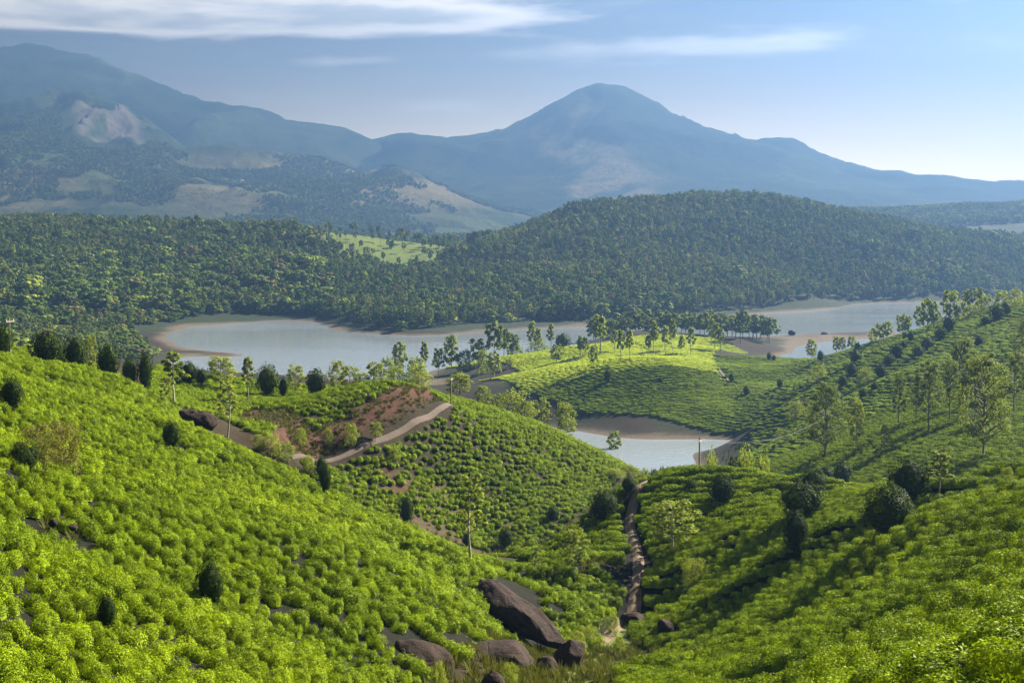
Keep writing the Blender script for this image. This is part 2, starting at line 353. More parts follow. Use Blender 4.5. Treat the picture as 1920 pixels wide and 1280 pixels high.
TEA_E = [(815,676),(950,640),(1000,585),(900,606),(985,524),(1100,488),(1240,474),(1340,460),(1420,455),(1345,520),(1335,640),(1385,712),(1400,745),(1330,775),(1200,760),(1080,735),(950,705)]
forest_floor, soil, red, sand, grassc, teaf = np.array([.02, .03, .012]), np.array([.095, .05, .026]), np.array([.06, .029, .018]), np.array([.10, .08, .055]), np.array([.13, .17, .035]), np.array([.075, .11, .015])
PXG = pxof(GX, GY)
nz = fbm(GX / 9, GY / 9, 41, 4); nz2 = fbm(GX / 60, GY / 60, 51, 4)
C = np.zeros(GX.shape + (3,)) + forest_floor
near = GY < 290
C[near] = soil * 0.24 + np.array([.002, .006, .0])
under = in_plan(GX, GY, TEA_A) | in_plan(GX, GY, TEA_B); C[under] = np.array([.007, .0075, .003]); C[in_plan(GX, GY, TEA_C)] = np.array([.022, .017, .008])  # near-slope soil painted almost black, as shade in the gaps between bushes
g1 = sstep(0.42, 0.62, nz) * near * ~under
C = C * (1 - 0.55 * g1[..., None]) + (np.array([.035, .035, .012]) * 0.55) * g1[..., None]
mE = in_plan(GX, GY, TEA_E); mF = in_plan(GX, GY, TEA_F)
C[mE | mF] = teaf
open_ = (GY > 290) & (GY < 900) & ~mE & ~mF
C[open_] = (np.array([.024, .017, .010]) + (np.array([.021, .025, .009]) - np.array([.024, .017, .010])) * sstep(.42, .58, fbm(GX / 22, GY / 22, 61, 4))[..., None])[open_]  # colour darkened here to stand for shade on the pond-side bank
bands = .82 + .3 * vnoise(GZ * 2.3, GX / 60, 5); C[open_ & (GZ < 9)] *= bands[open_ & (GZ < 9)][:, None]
vf = in_plan(GX, GY, [(880, 88), (1060, 70), (1230, 95), (1290, 112), (1210, 122), (1080, 108)])
C[vf] = grassc * 0.8
lowC = in_plan(GX, GY, [(640, 160), (720, 200), (900, 212), (1010, 206), (960, 165), (800, 150)])
C[lowC] = np.array([.055, .043, .02])
shore = 1 - sstep(0.35, 1.15, GZ + (nz2 - 0.5) * 1.6 + (nz - 0.5) * 0.8)
shore *= ((GY > 330) & (GY < 1450))
C = C * (1 - shore[..., None]) + sand * shore[..., None]
gl = in_plan(GX + 60 * (fbm(GX / 40, GY / 40, 81, 4) - .5), GY + 120 * (fbm(GX / 40, GY / 40, 82, 4) - .5), [(520, 1500), (570, 1390), (640, 1290), (760, 1260), (860, 1370), (900, 1500), (880, 1620), (560, 1620)])       # open grassy hilltop
C[gl] = np.array([.10, .135, .022])
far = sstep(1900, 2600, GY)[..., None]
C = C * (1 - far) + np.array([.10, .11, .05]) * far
rd = np.zeros(GX.shape); rd[nm] = sstep(1.4, 2.6, s1) * (1 - sstep(3.8, 5.8, s1 + 4 * (nz[nm] - 0.5))) * cutw
rd = np.maximum(rd, 0.7 * sstep(0.52, 0.66, fbm(GX / 4, GY / 4, 77, 3)) * in_plan(GX, GY, [(630, 190), (700, 200), (760, 206), (760, 196), (700, 186)]))
patch = in_plan(GX, GY, PATCH) * sstep(.3, .5, nz)
rd = np.maximum(rd, patch * 0.85)
C = C * (1 - rd[..., None]) + red * rd[..., None]
side = np.array([.05, .12, .22, .36, .55, .8, 1.15, 1.6, 2.2])          # flanks of the same sheet, left and right of the valley
def flank(Q, l, r): return np.concatenate([np.repeat(Q[:, :1], len(side), 1) if l is None else l, Q, np.repeat(Q[:, -1:], len(side), 1) if r is None else r], 1)
WX = np.clip(flank(GX, (ga[0] - side[::-1])[None, :] * GY[:, :1], (ga[-1] + side)[None, :] * GY[:, :1]), -6700, 6700); WY = flank(GY, None, None); WZ = flank(GZ, None, None)
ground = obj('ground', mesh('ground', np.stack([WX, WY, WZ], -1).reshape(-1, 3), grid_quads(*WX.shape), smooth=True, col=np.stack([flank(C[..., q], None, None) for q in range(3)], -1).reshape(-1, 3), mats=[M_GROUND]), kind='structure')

# lake sheet
def rect_sheet(name, x0, x1, y0, y1, nx, ny, z, mat):
    X, Y = np.meshgrid(np.linspace(x0, x1, nx), np.linspace(y0, y1, ny))
    return obj(name, mesh(name, np.stack([X, Y, np.full_like(X, z)], -1).reshape(-1, 3), grid_quads(ny, nx), mats=[mat]), kind='structure')
rect_sheet('lake', -420, 800, 330, 1420, 8, 8, 0.0, M_WATER)

# ------------------------------------------------------------------ mountains
def mountain(name, crest, foot, extra, a_rng, d_rng, rough, seed, paint, rs=900.0):
    """crest and foot as photo column, row, metres away; hidden points in extra as column, metres, height"""
    P = [at(*c) for c in crest] + [((px - CX) / F * d, d, z) for px, d, z in foot + extra]
    sp = Spline(P, 1e-3); da, ds = 0.0026, 0.0052
    a = np.arange((a_rng[0] - CX) / F, (a_rng[1] - CX) / F, da); s = np.arange(math.log(d_rng[0]), math.log(d_rng[1]), ds)
    ca_, cs_ = np.meshgrid(np.arange(a[0] - .03, a[-1] + .05, da * 4), np.arange(s[0] - .03, s[-1] + .06, ds * 4))
    A, S = np.meshgrid(a, s); Z = bicubic(sp(ca_, cs_), A, S, ca_[0, 0], cs_[0, 0], da * 4, ds * 4); Y = np.exp(S); X = A * Y
    hgt = np.clip((Z - 60) / 400, 0, 1)
    wx = X + (fbm(X / 500, Y / 500, seed + 60, 3) - 0.5) * 350; wy = Y + (fbm(X / 500, Y / 500, seed + 70, 3) - 0.5) * 350
    r = ridged(wx / rs, wy / rs, seed, 6); f = fbm(wx / 260, wy / 260, seed + 9, 5)
    Z = Z + ((r - 0.45) * 150 + (f - 0.5) * 70) * rough * (0.25 + 0.75 * hgt) * sstep(-40, 120, Z)
    fc = sstep(120, 160, pxof(X, Y)) * (1 - sstep(250, 285, pxof(X, Y))) * sstep(4350, 4500, Y) * (1 - sstep(5060, 5150, Y)) * (seed == 37)
    Z = Z + fc * ((ridged(X / 75, Y / 230, 91, 5) - .5) * 75 + 25)
    slope = np.hypot(np.gradient(Z, axis=1) / np.gradient(X, axis=1), np.gradient(Z, axis=0) / np.gradient(Y, axis=0))
    px, py = project(X, Y, Z)
    C = paint(X, Y, Z, px, r, f, slope)
    o = obj(name, mesh(name, np.stack([X, Y, Z], -1).reshape(-1, 3), grid_quads(*X.shape), smooth=True, col=C.reshape(-1, 3), mats=[M_MOUNT]), kind='structure')
    return o, (A, S, Z, a[0], s[0], da, ds)
woodc, tanc, rockc, greenc = np.array([.035, .055, .022]), np.array([.19, .16, .08]), np.array([.20, .155, .125]), np.array([.12, .15, .05])
def lay(C, m, col): return C * (1 - m[..., None]) + np.asarray(col) * m[..., None]
def p_back(X, Y, Z, px, r, f, sl):
    C = np.zeros(X.shape + (3,)) + woodc
    C = lay(C, sstep(0.5, 0.66, fbm(X / 420, Y / 420, 5, 4)) * 0.45, greenc)
    return C
def p_centre(X, Y, Z, px, r, f, sl):
    C = np.zeros(X.shape + (3,)) + woodc
    C = lay(C, sstep(0.5, 0.66, fbm(X / 420, Y / 420, 6, 4)) * 0.35, greenc)
    # dry grass flank below the summit, running down to the right
    n = fbm((X - .55 * Y) / 120, (Y + .3 * X) / 620, 15, 5)
    px2 = px + 90 * (fbm(X / 300, Y / 300, 18, 4) - .5); Y2 = Y + 700 * (fbm(X / 350, Y / 350, 19, 4) - .5)
    c = 985 + (6150 - Y2) * 0.085                          # line that runs down to the right
    m = sstep(0, 25, px2 - c) * (1 - sstep(70, 190, px2 - c - (6350 - Y2) * 0.03)) * sstep(4500, 4700, Y2) * (1 - sstep(6150, 6400, Y2))
    return lay(C, m * sstep(0.30, 0.52, n), tanc * 1.1)
def p_front(X, Y, Z, px, r, f, sl):
    C = np.zeros(X.shape + (3,)) + woodc
    n = fbm(X / 190 + fbm(X / 400, Y / 400, 26, 3) * 2, Y / 520, 25, 5)
    low = sstep(60, 160, Z) * (1 - sstep(230, 330, Z)) 
    C = lay(C, low * sstep(120, 520, px + 200 * (n - .5)) * sstep(0.40, 0.56, n), tanc)
    C = lay(C, sstep(0.5, 0.66, fbm(X / 300, Y / 300, 45, 4)) * 0.5, greenc)
    C = lay(C, (1 - sstep(110, 190, px + 120 * (n - .5))) * sstep(0.48, 0.6, n) * low, tanc)
    px2 = px + 60 * (fbm(X / 120, Y / 120, 29, 4) - .5); Y2 = Y + 300 * (fbm(X / 160, Y / 160, 39, 4) - .5)
    face = sstep(130, 160, px2) * (1 - sstep(245, 275, px2)) * sstep(4420, 4560, Y2) * (1 - sstep(5040, 5120, Y2))
    C = lay(C, face * sstep(0.40, 0.52, fbm(X / 42, Y / 260, 49, 5)) * .9, rockc * np.array([.85, .92, 1.0]))
    return C
cb = [(-500,190,8200),(-200,150,8000),(0,97,7800),(65,82,7800),(150,97,7700),(200,117,7600),(270,142,7500),(330,178,7400),(380,203,7300),(415,218,7200),(470,230,7100),(540,223,7000),(600,231,6900),(650,248,6800),(710,268,6700)]
MT_BACK = mountain('mountain', cb, [(-500,5600,40),(-100,5600,40),(200,5600,40),(500,5600,40),(720,5600,60),(900,6000,40)], [(-400,9500,300),(100,9500,500),(500,9000,250),(760,8500,100),(850,7200,150)], (-420, 900), (5400, 9800), 1.0, 11, p_back)[1]
cc = [(640,290,7600),(715,270,7000),(760,248,6900),(810,241,6800),(870,255,6700),(900,243,6650),(950,228,6600),(965,212,6580),(1020,193,6550),(1060,168,6500),(1100,160,6500),(1150,173,6450),(1200,197,6400),(1280,218,6300),(1330,243,6250),(1400,265,6200),(1450,278,6150),(1520,298,6100),(1600,318,6050),(1680,323,6000),(1760,311,6000),(1830,328,6000),(1920,333,6000),(2100,345,6000),(2400,350,6000)]
MT_CENTRE = mountain('mountain', cc + [(1180,300,5500),(1130,380,4700),(1000,290,5900),(900,330,5700),(1300,330,5300),(1450,360,4900),(1000,390,4700),(1700,370,4900),(1900,375,4900)], [(600,4300,20),(900,3900,20),(1150,3800,20),(1450,3800,20),(1700,3900,20),(2000,4000,20),(2400,4200,20)], [(600,8800,150),(900,8200,350),(1100,8200,500),(1400,8000,250),(1800,7800,150),(2300,7800,100)], (560, 2350), (3700, 8600), 0.85, 23, p_centre)[1]
cf = [(-400,230,5300),(-200,215,5200),(0,197,5100),(60,183,5100),(130,158,5080),(190,153,5060),(232,174,5000),(265,226,4900),(300,248,4850),(400,273,4700),(560,303,4500),(700,333,4400),(830,345,4300),(950,373,4200),(1010,398,4100),(100,270,4350),(265,300,4250),(430,325,4050),(600,345,3950),(760,365,3850),(0,290,4200),(350,330,3900),(560,385,3600),(250,390,3500),(60,370,3600),(780,395,3650)]
MT_FRONT = mountain('mountain', cf, [(-400,3000,20),(0,2900,20),(300,2900,20),(600,2950,20),(800,3100,20),(980,3300,20),(1100,3700,20),(1180,4400,10)], [(-300,6300,200),(200,6100,250),(500,5500,150),(800,5200,90),(1000,4900,30),(1150,5000,10)], (-420, 1150), (2800, 6200), 1.3, 37, p_front, 700.0)[1]

# ------------------------------------------------------------------ air
def haze():
    m = bpy.data.materials.new('haze'); m.use_nodes = True; t = m.node_tree; t.nodes.clear()
    v = N(t, 'ShaderNodeVolumePrincipled'); o = N(t, 'ShaderNodeOutputMaterial')
    v.inputs['Color'].default_value = (0.085, 0.163, 0.31, 1); v.inputs['Density'].default_value = 3.0e-4; v.inputs['Anisotropy'].default_value = 0.5
    v.inputs['Density Attribute'].default_value = ''; v.inputs['Color Attribute'].default_value = ''; v.inputs['Temperature Attribute'].default_value = ''
    m.cycles.homogeneous_volume = True
    t.links.new(v.outputs[0], o.inputs['Volume'])
    x0, x1, y0, y1, z0, z1 = -7000, 8000, -3000, 10400, -15, 1230
    vs = [(x, y, z) for z in (z0, z1) for y in (y0, y1) for x in (x0, x1)]
    obj('haze', mesh('haze', vs, [(0, 2, 3, 1), (4, 5, 7, 6), (0, 1, 5, 4), (2, 6, 7, 3), (0, 4, 6, 2), (1, 3, 7, 5)], mats=[m]), kind='stuff', label='thin blue haze filling the valley air', cat='haze')
haze()

# ------------------------------------------------------------------ foliage materials
def leaf_material(name, c0, c1, trans=0.35, tcol=None, rough=0.6, spec=0.06, vary=0.35):
    m, t, b, o = principled(name)
    g = N(t, 'ShaderNodeNewGeometry'); oi = N(t, 'ShaderNodeObjectInfo')
    r = math_node(t, 'ADD', math_node(t, 'MULTIPLY', g.outputs['Random Per Island'], 1 - vary), math_node(t, 'MULTIPLY', oi.outputs['Random'], vary))
    c = mixrgb(t, r, c0, c1)
    p = geo_pos(t); big = noise_tex(t, 0.05, 3, 0.5, p)
    c = mixrgb(t, 1.0, c, mixrgb(t, big, (0.7, 0.78, 0.7), (1.3, 1.2, 1.2)), 'MULTIPLY')
    t.links.new(c, b.inputs['Base Color']); b.inputs['Roughness'].default_value = rough; b.inputs['Specular IOR Level'].default_value = spec
    tr = N(t, 'ShaderNodeBsdfTranslucent')
    tc = mixrgb(t, 1.0, c, tcol or (1.3, 1.25, 0.5), 'MULTIPLY'); t.links.new(tc, tr.inputs['Color'])
    mx = N(t, 'ShaderNodeMixShader'); mx.inputs[0].default_value = trans
    t.links.new(b.outputs[0], mx.inputs[1]); t.links.new(tr.outputs[0], mx.inputs[2]); t.links.new(mx.outputs[0], o.inputs['Surface'])
    return m
def woods_material(name):
    m, t, b, o = principled(name); g = N(t, 'ShaderNodeNewGeometry'); oi = N(t, 'ShaderNodeObjectInfo')
    cr = N(t, 'ShaderNodeValToRGB'); el_ = cr.color_ramp.elements; el_[0].position = 0; el_[0].color = (.035, .065, .014, 1); el_[1].position = 1; el_[1].color = (.20, .24, .03, 1)
    for q, c in ((.3, (.06, .095, .016)), (.55, (.10, .13, .022)), (.72, (.085, .12, .03)), (.84, (.13, .105, .045)), (.9, (.12, .16, .024))):
        e = el_.new(q); e.color = (*c, 1)
    t.links.new(oi.outputs['Random'], cr.inputs[0])
    c = mixrgb(t, 1.0, cr.outputs[0], mixrgb(t, g.outputs['Random Per Island'], (.8, .8, .8), (2.2, 2.2, 2.0)), 'MULTIPLY')
    c = mixrgb(t, 1.0, c, mixrgb(t, noise_tex(t, .012, 3, .5, geo_pos(t)), (.6, .66, .7), (1.5, 1.4, 1.2)), 'MULTIPLY')
    t.links.new(c, b.inputs['Base Color']); b.inputs['Roughness'].default_value = .7; b.inputs['Specular IOR Level'].default_value = .04
    tr = N(t, 'ShaderNodeBsdfTranslucent'); t.links.new(c, tr.inputs['Color']); mx = N(t, 'ShaderNodeMixShader'); mx.inputs[0].default_value = .3
    t.links.new(b.outputs[0], mx.inputs[1]); t.links.new(tr.outputs[0], mx.inputs[2]); t.links.new(mx.outputs[0], o.inputs['Surface'])
    return m
M_TEA = leaf_material('tea_leaf', (.014, .038, .001), (.31, .42, .004), 0.22, rough=0.55, spec=0.04)
M_LIME = leaf_material('young_tea_leaf', (.30, .40, .008), (.50, .58, .016), 0.15, rough=0.5, spec=0.1)
M_DARK = leaf_material('dark_leaf', (.010, .022, .003), (.05, .08, .008), 0.2, rough=0.65, spec=0.04)
M_LIGHT = leaf_material('light_leaf', (.11, .16, .022), (.26, .30, .05), 0.42)
M_MID = leaf_material('tree_leaf', (.07, .11, .022), (.17, .21, .045), 0.42)
M_WOODS = woods_material('woods_leaf')
M_GRASS = leaf_material('grass_blade', (.05, .065, .012), (.12, .125, .025), 0.25)
M_DRY = leaf_material('dry_shrub_leaf', (.16, .12, .03), (.12, .16, .025), 0.3)
def bark_material(name, a, b_, sc=6):
    m, t, b, o = principled(name); tc = N(t, 'ShaderNodeTexCoord')
    n = noise_tex(t, sc, 6, 0.65, tc.outputs['Object']); t.links.new(mixrgb(t, n, a, b_), b.inputs['Base Color']); b.inputs['Roughness'].default_value = 0.9
    bu = N(t, 'ShaderNodeBump'); bu.inputs['Strength'].default_value = 0.5; bu.inputs['Distance'].default_value = 0.03; t.links.new(n, bu.inputs['Height']); t.links.new(bu.outputs[0], b.inputs['Normal'])
    return m
M_BARK = bark_material('bark', (.06, .045, .03), (.20, .16, .12))
M_PALE = bark_material('pale_bark', (.18, .15, .11), (.38, .33, .26))
M_POLE = bark_material('pole_timber', (.22, .18, .13), (.34, .29, .22))
def rock_material():
    m, t, b, o = principled('rock'); p = geo_pos(t)
    n1 = noise_tex(t, 0.9, 8, 0.65, p); n2 = noise_tex(t, 3.5, 6, 0.6, p)
    c = mixrgb(t, n1, (.009, .006, .0045), (.05, .03, .02)); c = mixrgb(t, maprange(t, n2, 0.58, 0.70, 0, .6), c, (.075, .06, .05))
    mp = N(t, 'ShaderNodeMapping'); mp.inputs['Scale'].default_value = (2.2, 2.2, 0.25); t.links.new(p, mp.inputs[0])
    st = noise_tex(t, 1.4, 5, 0.6, mp.outputs[0]); c = mixrgb(t, maprange(t, st, 0.5, 0.68, 0, 0.7), c, (.02, .016, .014))
    t.links.new(c, b.inputs['Base Color']); b.inputs['Roughness'].default_value = 0.9; b.inputs['Specular IOR Level'].default_value = 0.12
    bu = N(t, 'ShaderNodeBump'); bu.inputs['Strength'].default_value = 0.8; bu.inputs['Distance'].default_value = 0.25; vo = N(t, 'ShaderNodeTexVoronoi', feature='DISTANCE_TO_EDGE'); vo.inputs['Scale'].default_value = 0.55; t.links.new(p, vo.inputs['Vector'])
    crack = maprange(t, vo.outputs['Distance'], 0.0, 0.045)
    hgt = math_node(t, 'ADD', math_node(t, 'MULTIPLY', n1, 0.8), math_node(t, 'ADD', math_node(t, 'MULTIPLY', n2, 0.35), math_node(t, 'MULTIPLY', crack, 0.12)))
    t.links.new(hgt, bu.inputs['Height']); t.links.new(bu.outputs[0], b.inputs['Normal'])
    return m
M_ROCK = rock_material()

# ------------------------------------------------------------------ foliage shapes
def unit(v): return v / (np.linalg.norm(v, axis=-1, keepdims=True) + 1e-9)
def leaf_quads(P, Nn, L, R, asp=0.55, fold=0.0):
    """one diamond leaf at each point, its face along Nn"""
    n = len(P); t = unit(np.cross(Nn, R.normal(size=(n, 3)))); b = np.cross(unit(Nn), t)
    L = np.broadcast_to(np.asarray(L, float).reshape(-1, 1) if np.ndim(L) else L, (n, 1)) * R.uniform(0.7, 1.3, (n, 1))
    v = np.stack([P - t * L * .5, P + b * L * .5 * asp, P + t * L * .5, P - b * L * .5 * asp], 1).reshape(-1, 3)
    return v, np.arange(4 * n).reshape(-1, 4)
def dome(w, h, nseg=9, nr=4, flat=0.5):
    v = [(0, 0, h)]; f3 = []; f4 = []
    for i in range(1, nr + 1):
        a = i / nr * math.pi / 2
        for j in range(nseg):
            q = 2 * math.pi * j / nseg; v.append((math.cos(q) * math.sin(a) ** flat * w, math.sin(q) * math.sin(a) ** flat * w, h * math.cos(a)))
    for j in range(nseg): f3.append((0, 1 + j, 1 + (j + 1) % nseg))
    for i in range(nr - 1):
        for j in range(nseg): f4.append((1 + i * nseg + j, 1 + (i + 1) * nseg + j, 1 + (i + 1) * nseg + (j + 1) % nseg, 1 + i * nseg + (j + 1) % nseg))
    return np.array(v), np.array(f4), np.array(f3)
def tea_bush_mesh(n, L, seed, lx=1.0, core=0.62, mat=None, far=False, box=0.5):
    """clipped bush about 1.2 m wide and 0.8 m high, lx times as long, with a plucked table top"""
    R = np.random.default_rng(seed); d = unit(R.normal(size=(n, 3)) * np.array([1, 1, 1.15])); d[:, 2] = np.abs(d[:, 2]); az = np.arctan2(d[:, 1], d[:, 0]); ph = R.uniform(0, 6.28, 6)
    am = .35 if lx > 1 else 1.0
    lump = 1 + am * (.16 * np.sin(2 * az + ph[0]) + .13 * np.sin(3 * az + ph[1]) + .09 * np.sin(5 * az + ph[2]))
    hx = np.hypot(d[:, 0], d[:, 1]) + 1e-6; rr = hx ** box; r = R.uniform(.74, 1.05, n) if lx == 1 else R.uniform(.84, 1.04, n)
    X, Y = d[:, 0] / hx * rr * lump * r * .62 * lx, d[:, 1] / hx * rr * lump * r * .60
    Z = (d[:, 2] ** (.42 if lx > 1 else .48)) * .80 * r
    Z *= 1 + am * (.14 * np.sin(X * 7 + ph[3]) * np.sin(Y * 7 + ph[4]) + .08 * np.sin(X * 15 + ph[5]) * np.sin(Y * 13 + ph[0]))     # uneven top
    P = np.stack([X, Y, Z], 1)
    Nn = unit(d * np.array([1.0 / lx, 1.0, .9]) + np.stack([0 * X, 0 * X, .35 * d[:, 2]], 1) + R.normal(size=(n, 3)) * .38)
    if far: Nn = unit(d * .4 + np.array([0, 0, .8]) + R.normal(size=(n, 3)) * .12)
    v, q = leaf_quads(P, Nn, L, R, 0.55)
    cv, c4, c3 = dome(.56 * core / .8, .70 * core / .8, flat=0.6); cv = cv * np.array([lx * 1.1, 1, 1]); k = len(v)
    return mesh('tea_bush', np.concatenate([v, cv]), np.concatenate([q, c4 + k]), c3 + k, mats=[mat or M_TEA])

def tube(pts, rad, seg=6):
    pts = np.asarray(pts, float); n = len(pts); T = unit(np.gradient(pts, axis=0)); ref = np.array([1.0, 0.13, 0.07]); B = unit(np.cross(T, ref)); A = np.cross(B, T)
    q = np.arange(seg) * 2 * math.pi / seg; rad = np.broadcast_to(rad, (n,))
    v = (pts[:, None] + (A[:, None] * np.cos(q)[None, :, None] + B[:, None] * np.sin(q)[None, :, None]) * rad[:, None, None]).reshape(-1, 3)
    f = []
    for i in range(n - 1):
        for j in range(seg): f.append((i * seg + j, i * seg + (j + 1) % seg, (i + 1) * seg + (j + 1) % seg, (i + 1) * seg + j))
    return v, np.array(f)
def join(parts):
    vs, fs, k = [], [], 0
    for v, f in parts: vs.append(v); fs.append(f + k); k += len(v)
    return np.concatenate(vs), np.concatenate(fs)

def tree_meshes(kind, seed, lod):
    """(trunk, crown, aspect) for a tree one unit high; lod 0 near, 1 middle, 2 far"""
    R = np.random.default_rng(seed * 13 + lod * 101 + sum(map(ord, kind)))
    bend = np.array([R.normal(0, .02), R.normal(0, .02)])
    def trunk_line(h, n=6, r0=.018, r1=.006):
        t = np.linspace(0, 1, n); p = np.stack([bend[0] * np.sin(t * 3) , bend[1] * np.sin(t * 2.4), -0.02 + t * (h + .02)], 1); p[1:-1, :2] += R.normal(0, .006, (n - 2, 2))
        return p, r0 + (r1 - r0) * t
    parts, leaves = [], []
    ico = np.array([(0, 0, 1), (.894, 0, .447), (.276, .851, .447), (-.724, .526, .447), (-.724, -.526, .447), (.276, -.851, .447), (.724, .526, -.447), (-.276, .851, -.447), (-.894, 0, -.447), (-.276, -.851, -.447), (.724, -.526, -.447), (0, 0, -1)])
    icf = np.array([(0, 1, 2, 2), (0, 2, 3, 3), (0, 3, 4, 4), (0, 4, 5, 5), (0, 5, 1, 1), (1, 6, 2, 2), (2, 6, 7, 7), (2, 7, 3, 3), (3, 7, 8, 8), (3, 8, 4, 4), (4, 8, 9, 9), (4, 9, 5, 5), (5, 9, 10, 10), (5, 10, 1, 1), (1, 10, 6, 6)])
    blobs = []
    if kind == 'round':                                   # dense, clipped, narrow foot
        n, L = ((7500, .045), (2000, .075), (560, .13))[lod]; asp = .95
        d = unit(R.normal(size=(n, 3))); t = (d[:, 2] + 1) / 2; az = np.arctan2(d[:, 1], d[:, 0]); ph = R.uniform(0, 6.28, 5)
        prof = .5 * np.clip(np.sin(math.pi * np.clip(t, 0.03, .985) ** 1.2), 0, 1) ** .55
        lump = .97 + .13 * np.sin(3 * az + 4 * t + ph[0]) + .11 * np.sin(5 * az - 9 * t + ph[1]) + .10 * np.sin(9 * az + 15 * t + ph[2]) * np.sin(13 * t + ph[3])
        for _ in range(16):
            bd = unit(R.normal(size=3)); lump = lump + R.uniform(-.10, .17) * np.exp(-(1 - d @ bd) / .05)
        r = lump * (1 - np.abs(R.normal(0, .075, n)))
        P = np.stack([np.cos(az) * prof * r * asp, np.sin(az) * prof * r * asp, .05 + .95 * (0.5 + (t - .5) * r)], 1)
        Nn = unit(d + np.array([0, 0, .25]) + R.normal(size=(n, 3)) * .38)
        leaves.append(leaf_quads(P, Nn, L, R, .5))
        tt = np.linspace(.06, .94, 8); cz = .05 + .95 * (0.5 + (tt - .5) * .8); cr_ = .5 * np.sin(math.pi * tt ** 1.2) ** .55 * .76 * asp
        leaves.append(tube(np.stack([0 * tt, 0 * tt, cz], 1), cr_, 12))
        p, rad = trunk_line(.75, r0=.035, r1=.012); parts.append(tube(p, rad))
        for k in range(7):
            a = R.uniform(0, 6.28); e = np.array([math.cos(a) * .3, math.sin(a) * .3, R.uniform(.4, .8)]); parts.append(tube([p[1], (p[1] + e) / 2 + [0, 0, -.03], e], [.018, .012, .006], 5))
        mat = M_DARK
    else:
        spec = {'airy': (.55, .30, 26, M_LIGHT, .16), 'tall': (.36, .42, 18, M_LIGHT, .13), 'broad': (.62, .22, 46, M_MID, .13), 'shrub': (1.1, .05, 26, M_LIGHT, .20),
                'pine': (.50, .36, 30, M_MID, .12), 'thin': (.46, .38, 20, M_LIGHT, .12), 'euc': (.46, .50, 11, M_WOODS, .17), 'wood': (.78, .18, 16, M_WOODS, .20), 'dry': (1.1, .05, 26, M_DRY, .20), 'grove': (.55, .34, 22, M_MID, .16)}[kind]
        asp, base, K, mat, cr = spec
        per, L = ((90, .042), (46, .062), (18, .105))[lod]
        if kind in ('thin',): per = int(per * .55)
        if kind in ('shrub', 'dry'): per = int(per * 1.9)
        if kind in ('broad', 'pine') and lod <= 1: per, L = 190, .022
        if kind == 'airy' and lod == 1: per, L = 80, .042
        if kind in ('euc', 'wood'): per, L = ((40, .08), (22, .115), (9, .18))[lod]
        top = .93; p, rad = trunk_line(top * (.97 if kind != 'shrub' else .5), 7, .016 if kind != 'wood' else .03, .004)
        if kind in ('shrub', 'dry'): rad = rad * 1.3
        parts.append(tube(p, rad, 7 if lod == 0 else 5))
        for k in range(K):
            u = (k + R.uniform()) / K
            zc = base + (top - base) * u
            if kind in ('tall', 'thin', 'pine'): pr = .5 * asp * (1 - .55 * u) * (.55 + .45 * math.sin(min(1, u * 3 + .3) * 1.57))
            elif kind in ('euc',): pr = .5 * asp * (.55 + .45 * math.sin(u * math.pi)); 
            elif kind in ('shrub', 'dry', 'wood'): pr = .5 * asp * math.sin(math.pi * (0.18 + .74 * u)) ** .7
            else: pr = .5 * asp * math.sin(math.pi * (.22 + .66 * u)) ** .8
            a = k * 2.39996 + R.uniform(-.5, .5); rr = pr * math.sqrt(R.uniform(.25, 1.0)) * R.uniform(.75, 1.15)
            c = np.array([math.cos(a) * rr, math.sin(a) * rr, zc])
            rc = cr * asp * R.uniform(.6, 1.25); n = max(4, int(per * R.uniform(.7, 1.3)))
            d = unit(R.normal(size=(n, 3))); P = c + d * rc * R.uniform(.45, 1.0, (n, 1)) * np.array([1.15, 1.15, .75])
            leaves.append(leaf_quads(P, unit(d * .8 + np.array([0, 0, .5]) + R.normal(size=(n, 3)) * .38), L, R, .6))
            if kind in ('euc', 'wood', 'grove'):
                blobs.append(c + ico * rc * np.array([.95, .95, .62]) * R.uniform(.7, 1.15, (12, 1)))
            if lod < 2 or k % 3 == 0:
                zs = max(.05, zc - .35 * rr - .05); s0 = np.array([np.interp(zs, p[:, 2], p[:, 0]), np.interp(zs, p[:, 2], p[:, 1]), zs])
                parts.append(tube([s0, (s0 + c) / 2 + np.array([0, 0, .012]), c], np.array([.007, .005, .0025]) * (1.0 if lod < 2 else 1.6), 4))
    tv, tf = join(parts); lv, lf = join(leaves); tri = None
    if blobs:
        tri = np.concatenate([icf[:, :3] + len(lv) + 12 * k for k in range(len(blobs))]); lv = np.concatenate([lv] + blobs)
    return mesh('trunk', tv, tf, smooth=True, mats=[M_PALE if kind in ('tall', 'thin', 'airy') else M_BARK]), mesh('crown', lv, lf, tri, mats=[mat]), asp, mat
_cache = {}
def get_tree(kind, var, lod):
    if (kind, var, lod) not in _cache: _cache[(kind, var, lod)] = tree_meshes(kind, var, lod)
    return _cache[(kind, var, lod)]
_tn = [0]
def put_tree(name, x, y, z, h, w, kind, label, cat='tree', group=None, lod=None, rz=None):
    _tn[0] += 1
    lod = lod if lod is not None else (0 if y < 175 else 1 if y < 420 else 2)
    tm, cm, asp, _ = get_tree(kind, _tn[0] % 3, lod)
    e = obj(name, None, loc=(x, y, z - .05), label=label, cat=cat, group=group); e.empty_display_size = 0.3
    obj('trunk', tm, e); obj('crown', cm, e)
    e.scale = (w / asp, w / asp, h); e.rotation_euler = (0, 0, rz if rz is not None else (_tn[0] * 2.39996) % 6.283)
    return e
def hit(px, py):
    d = np.exp(np.linspace(math.log(9), math.log(3000), 6000)); X, Y, Z = at(px, py, d); g = ground_z(X, np.broadcast_to(d, X.shape))
    k = np.argmax(g >= Z); return float(d[k])
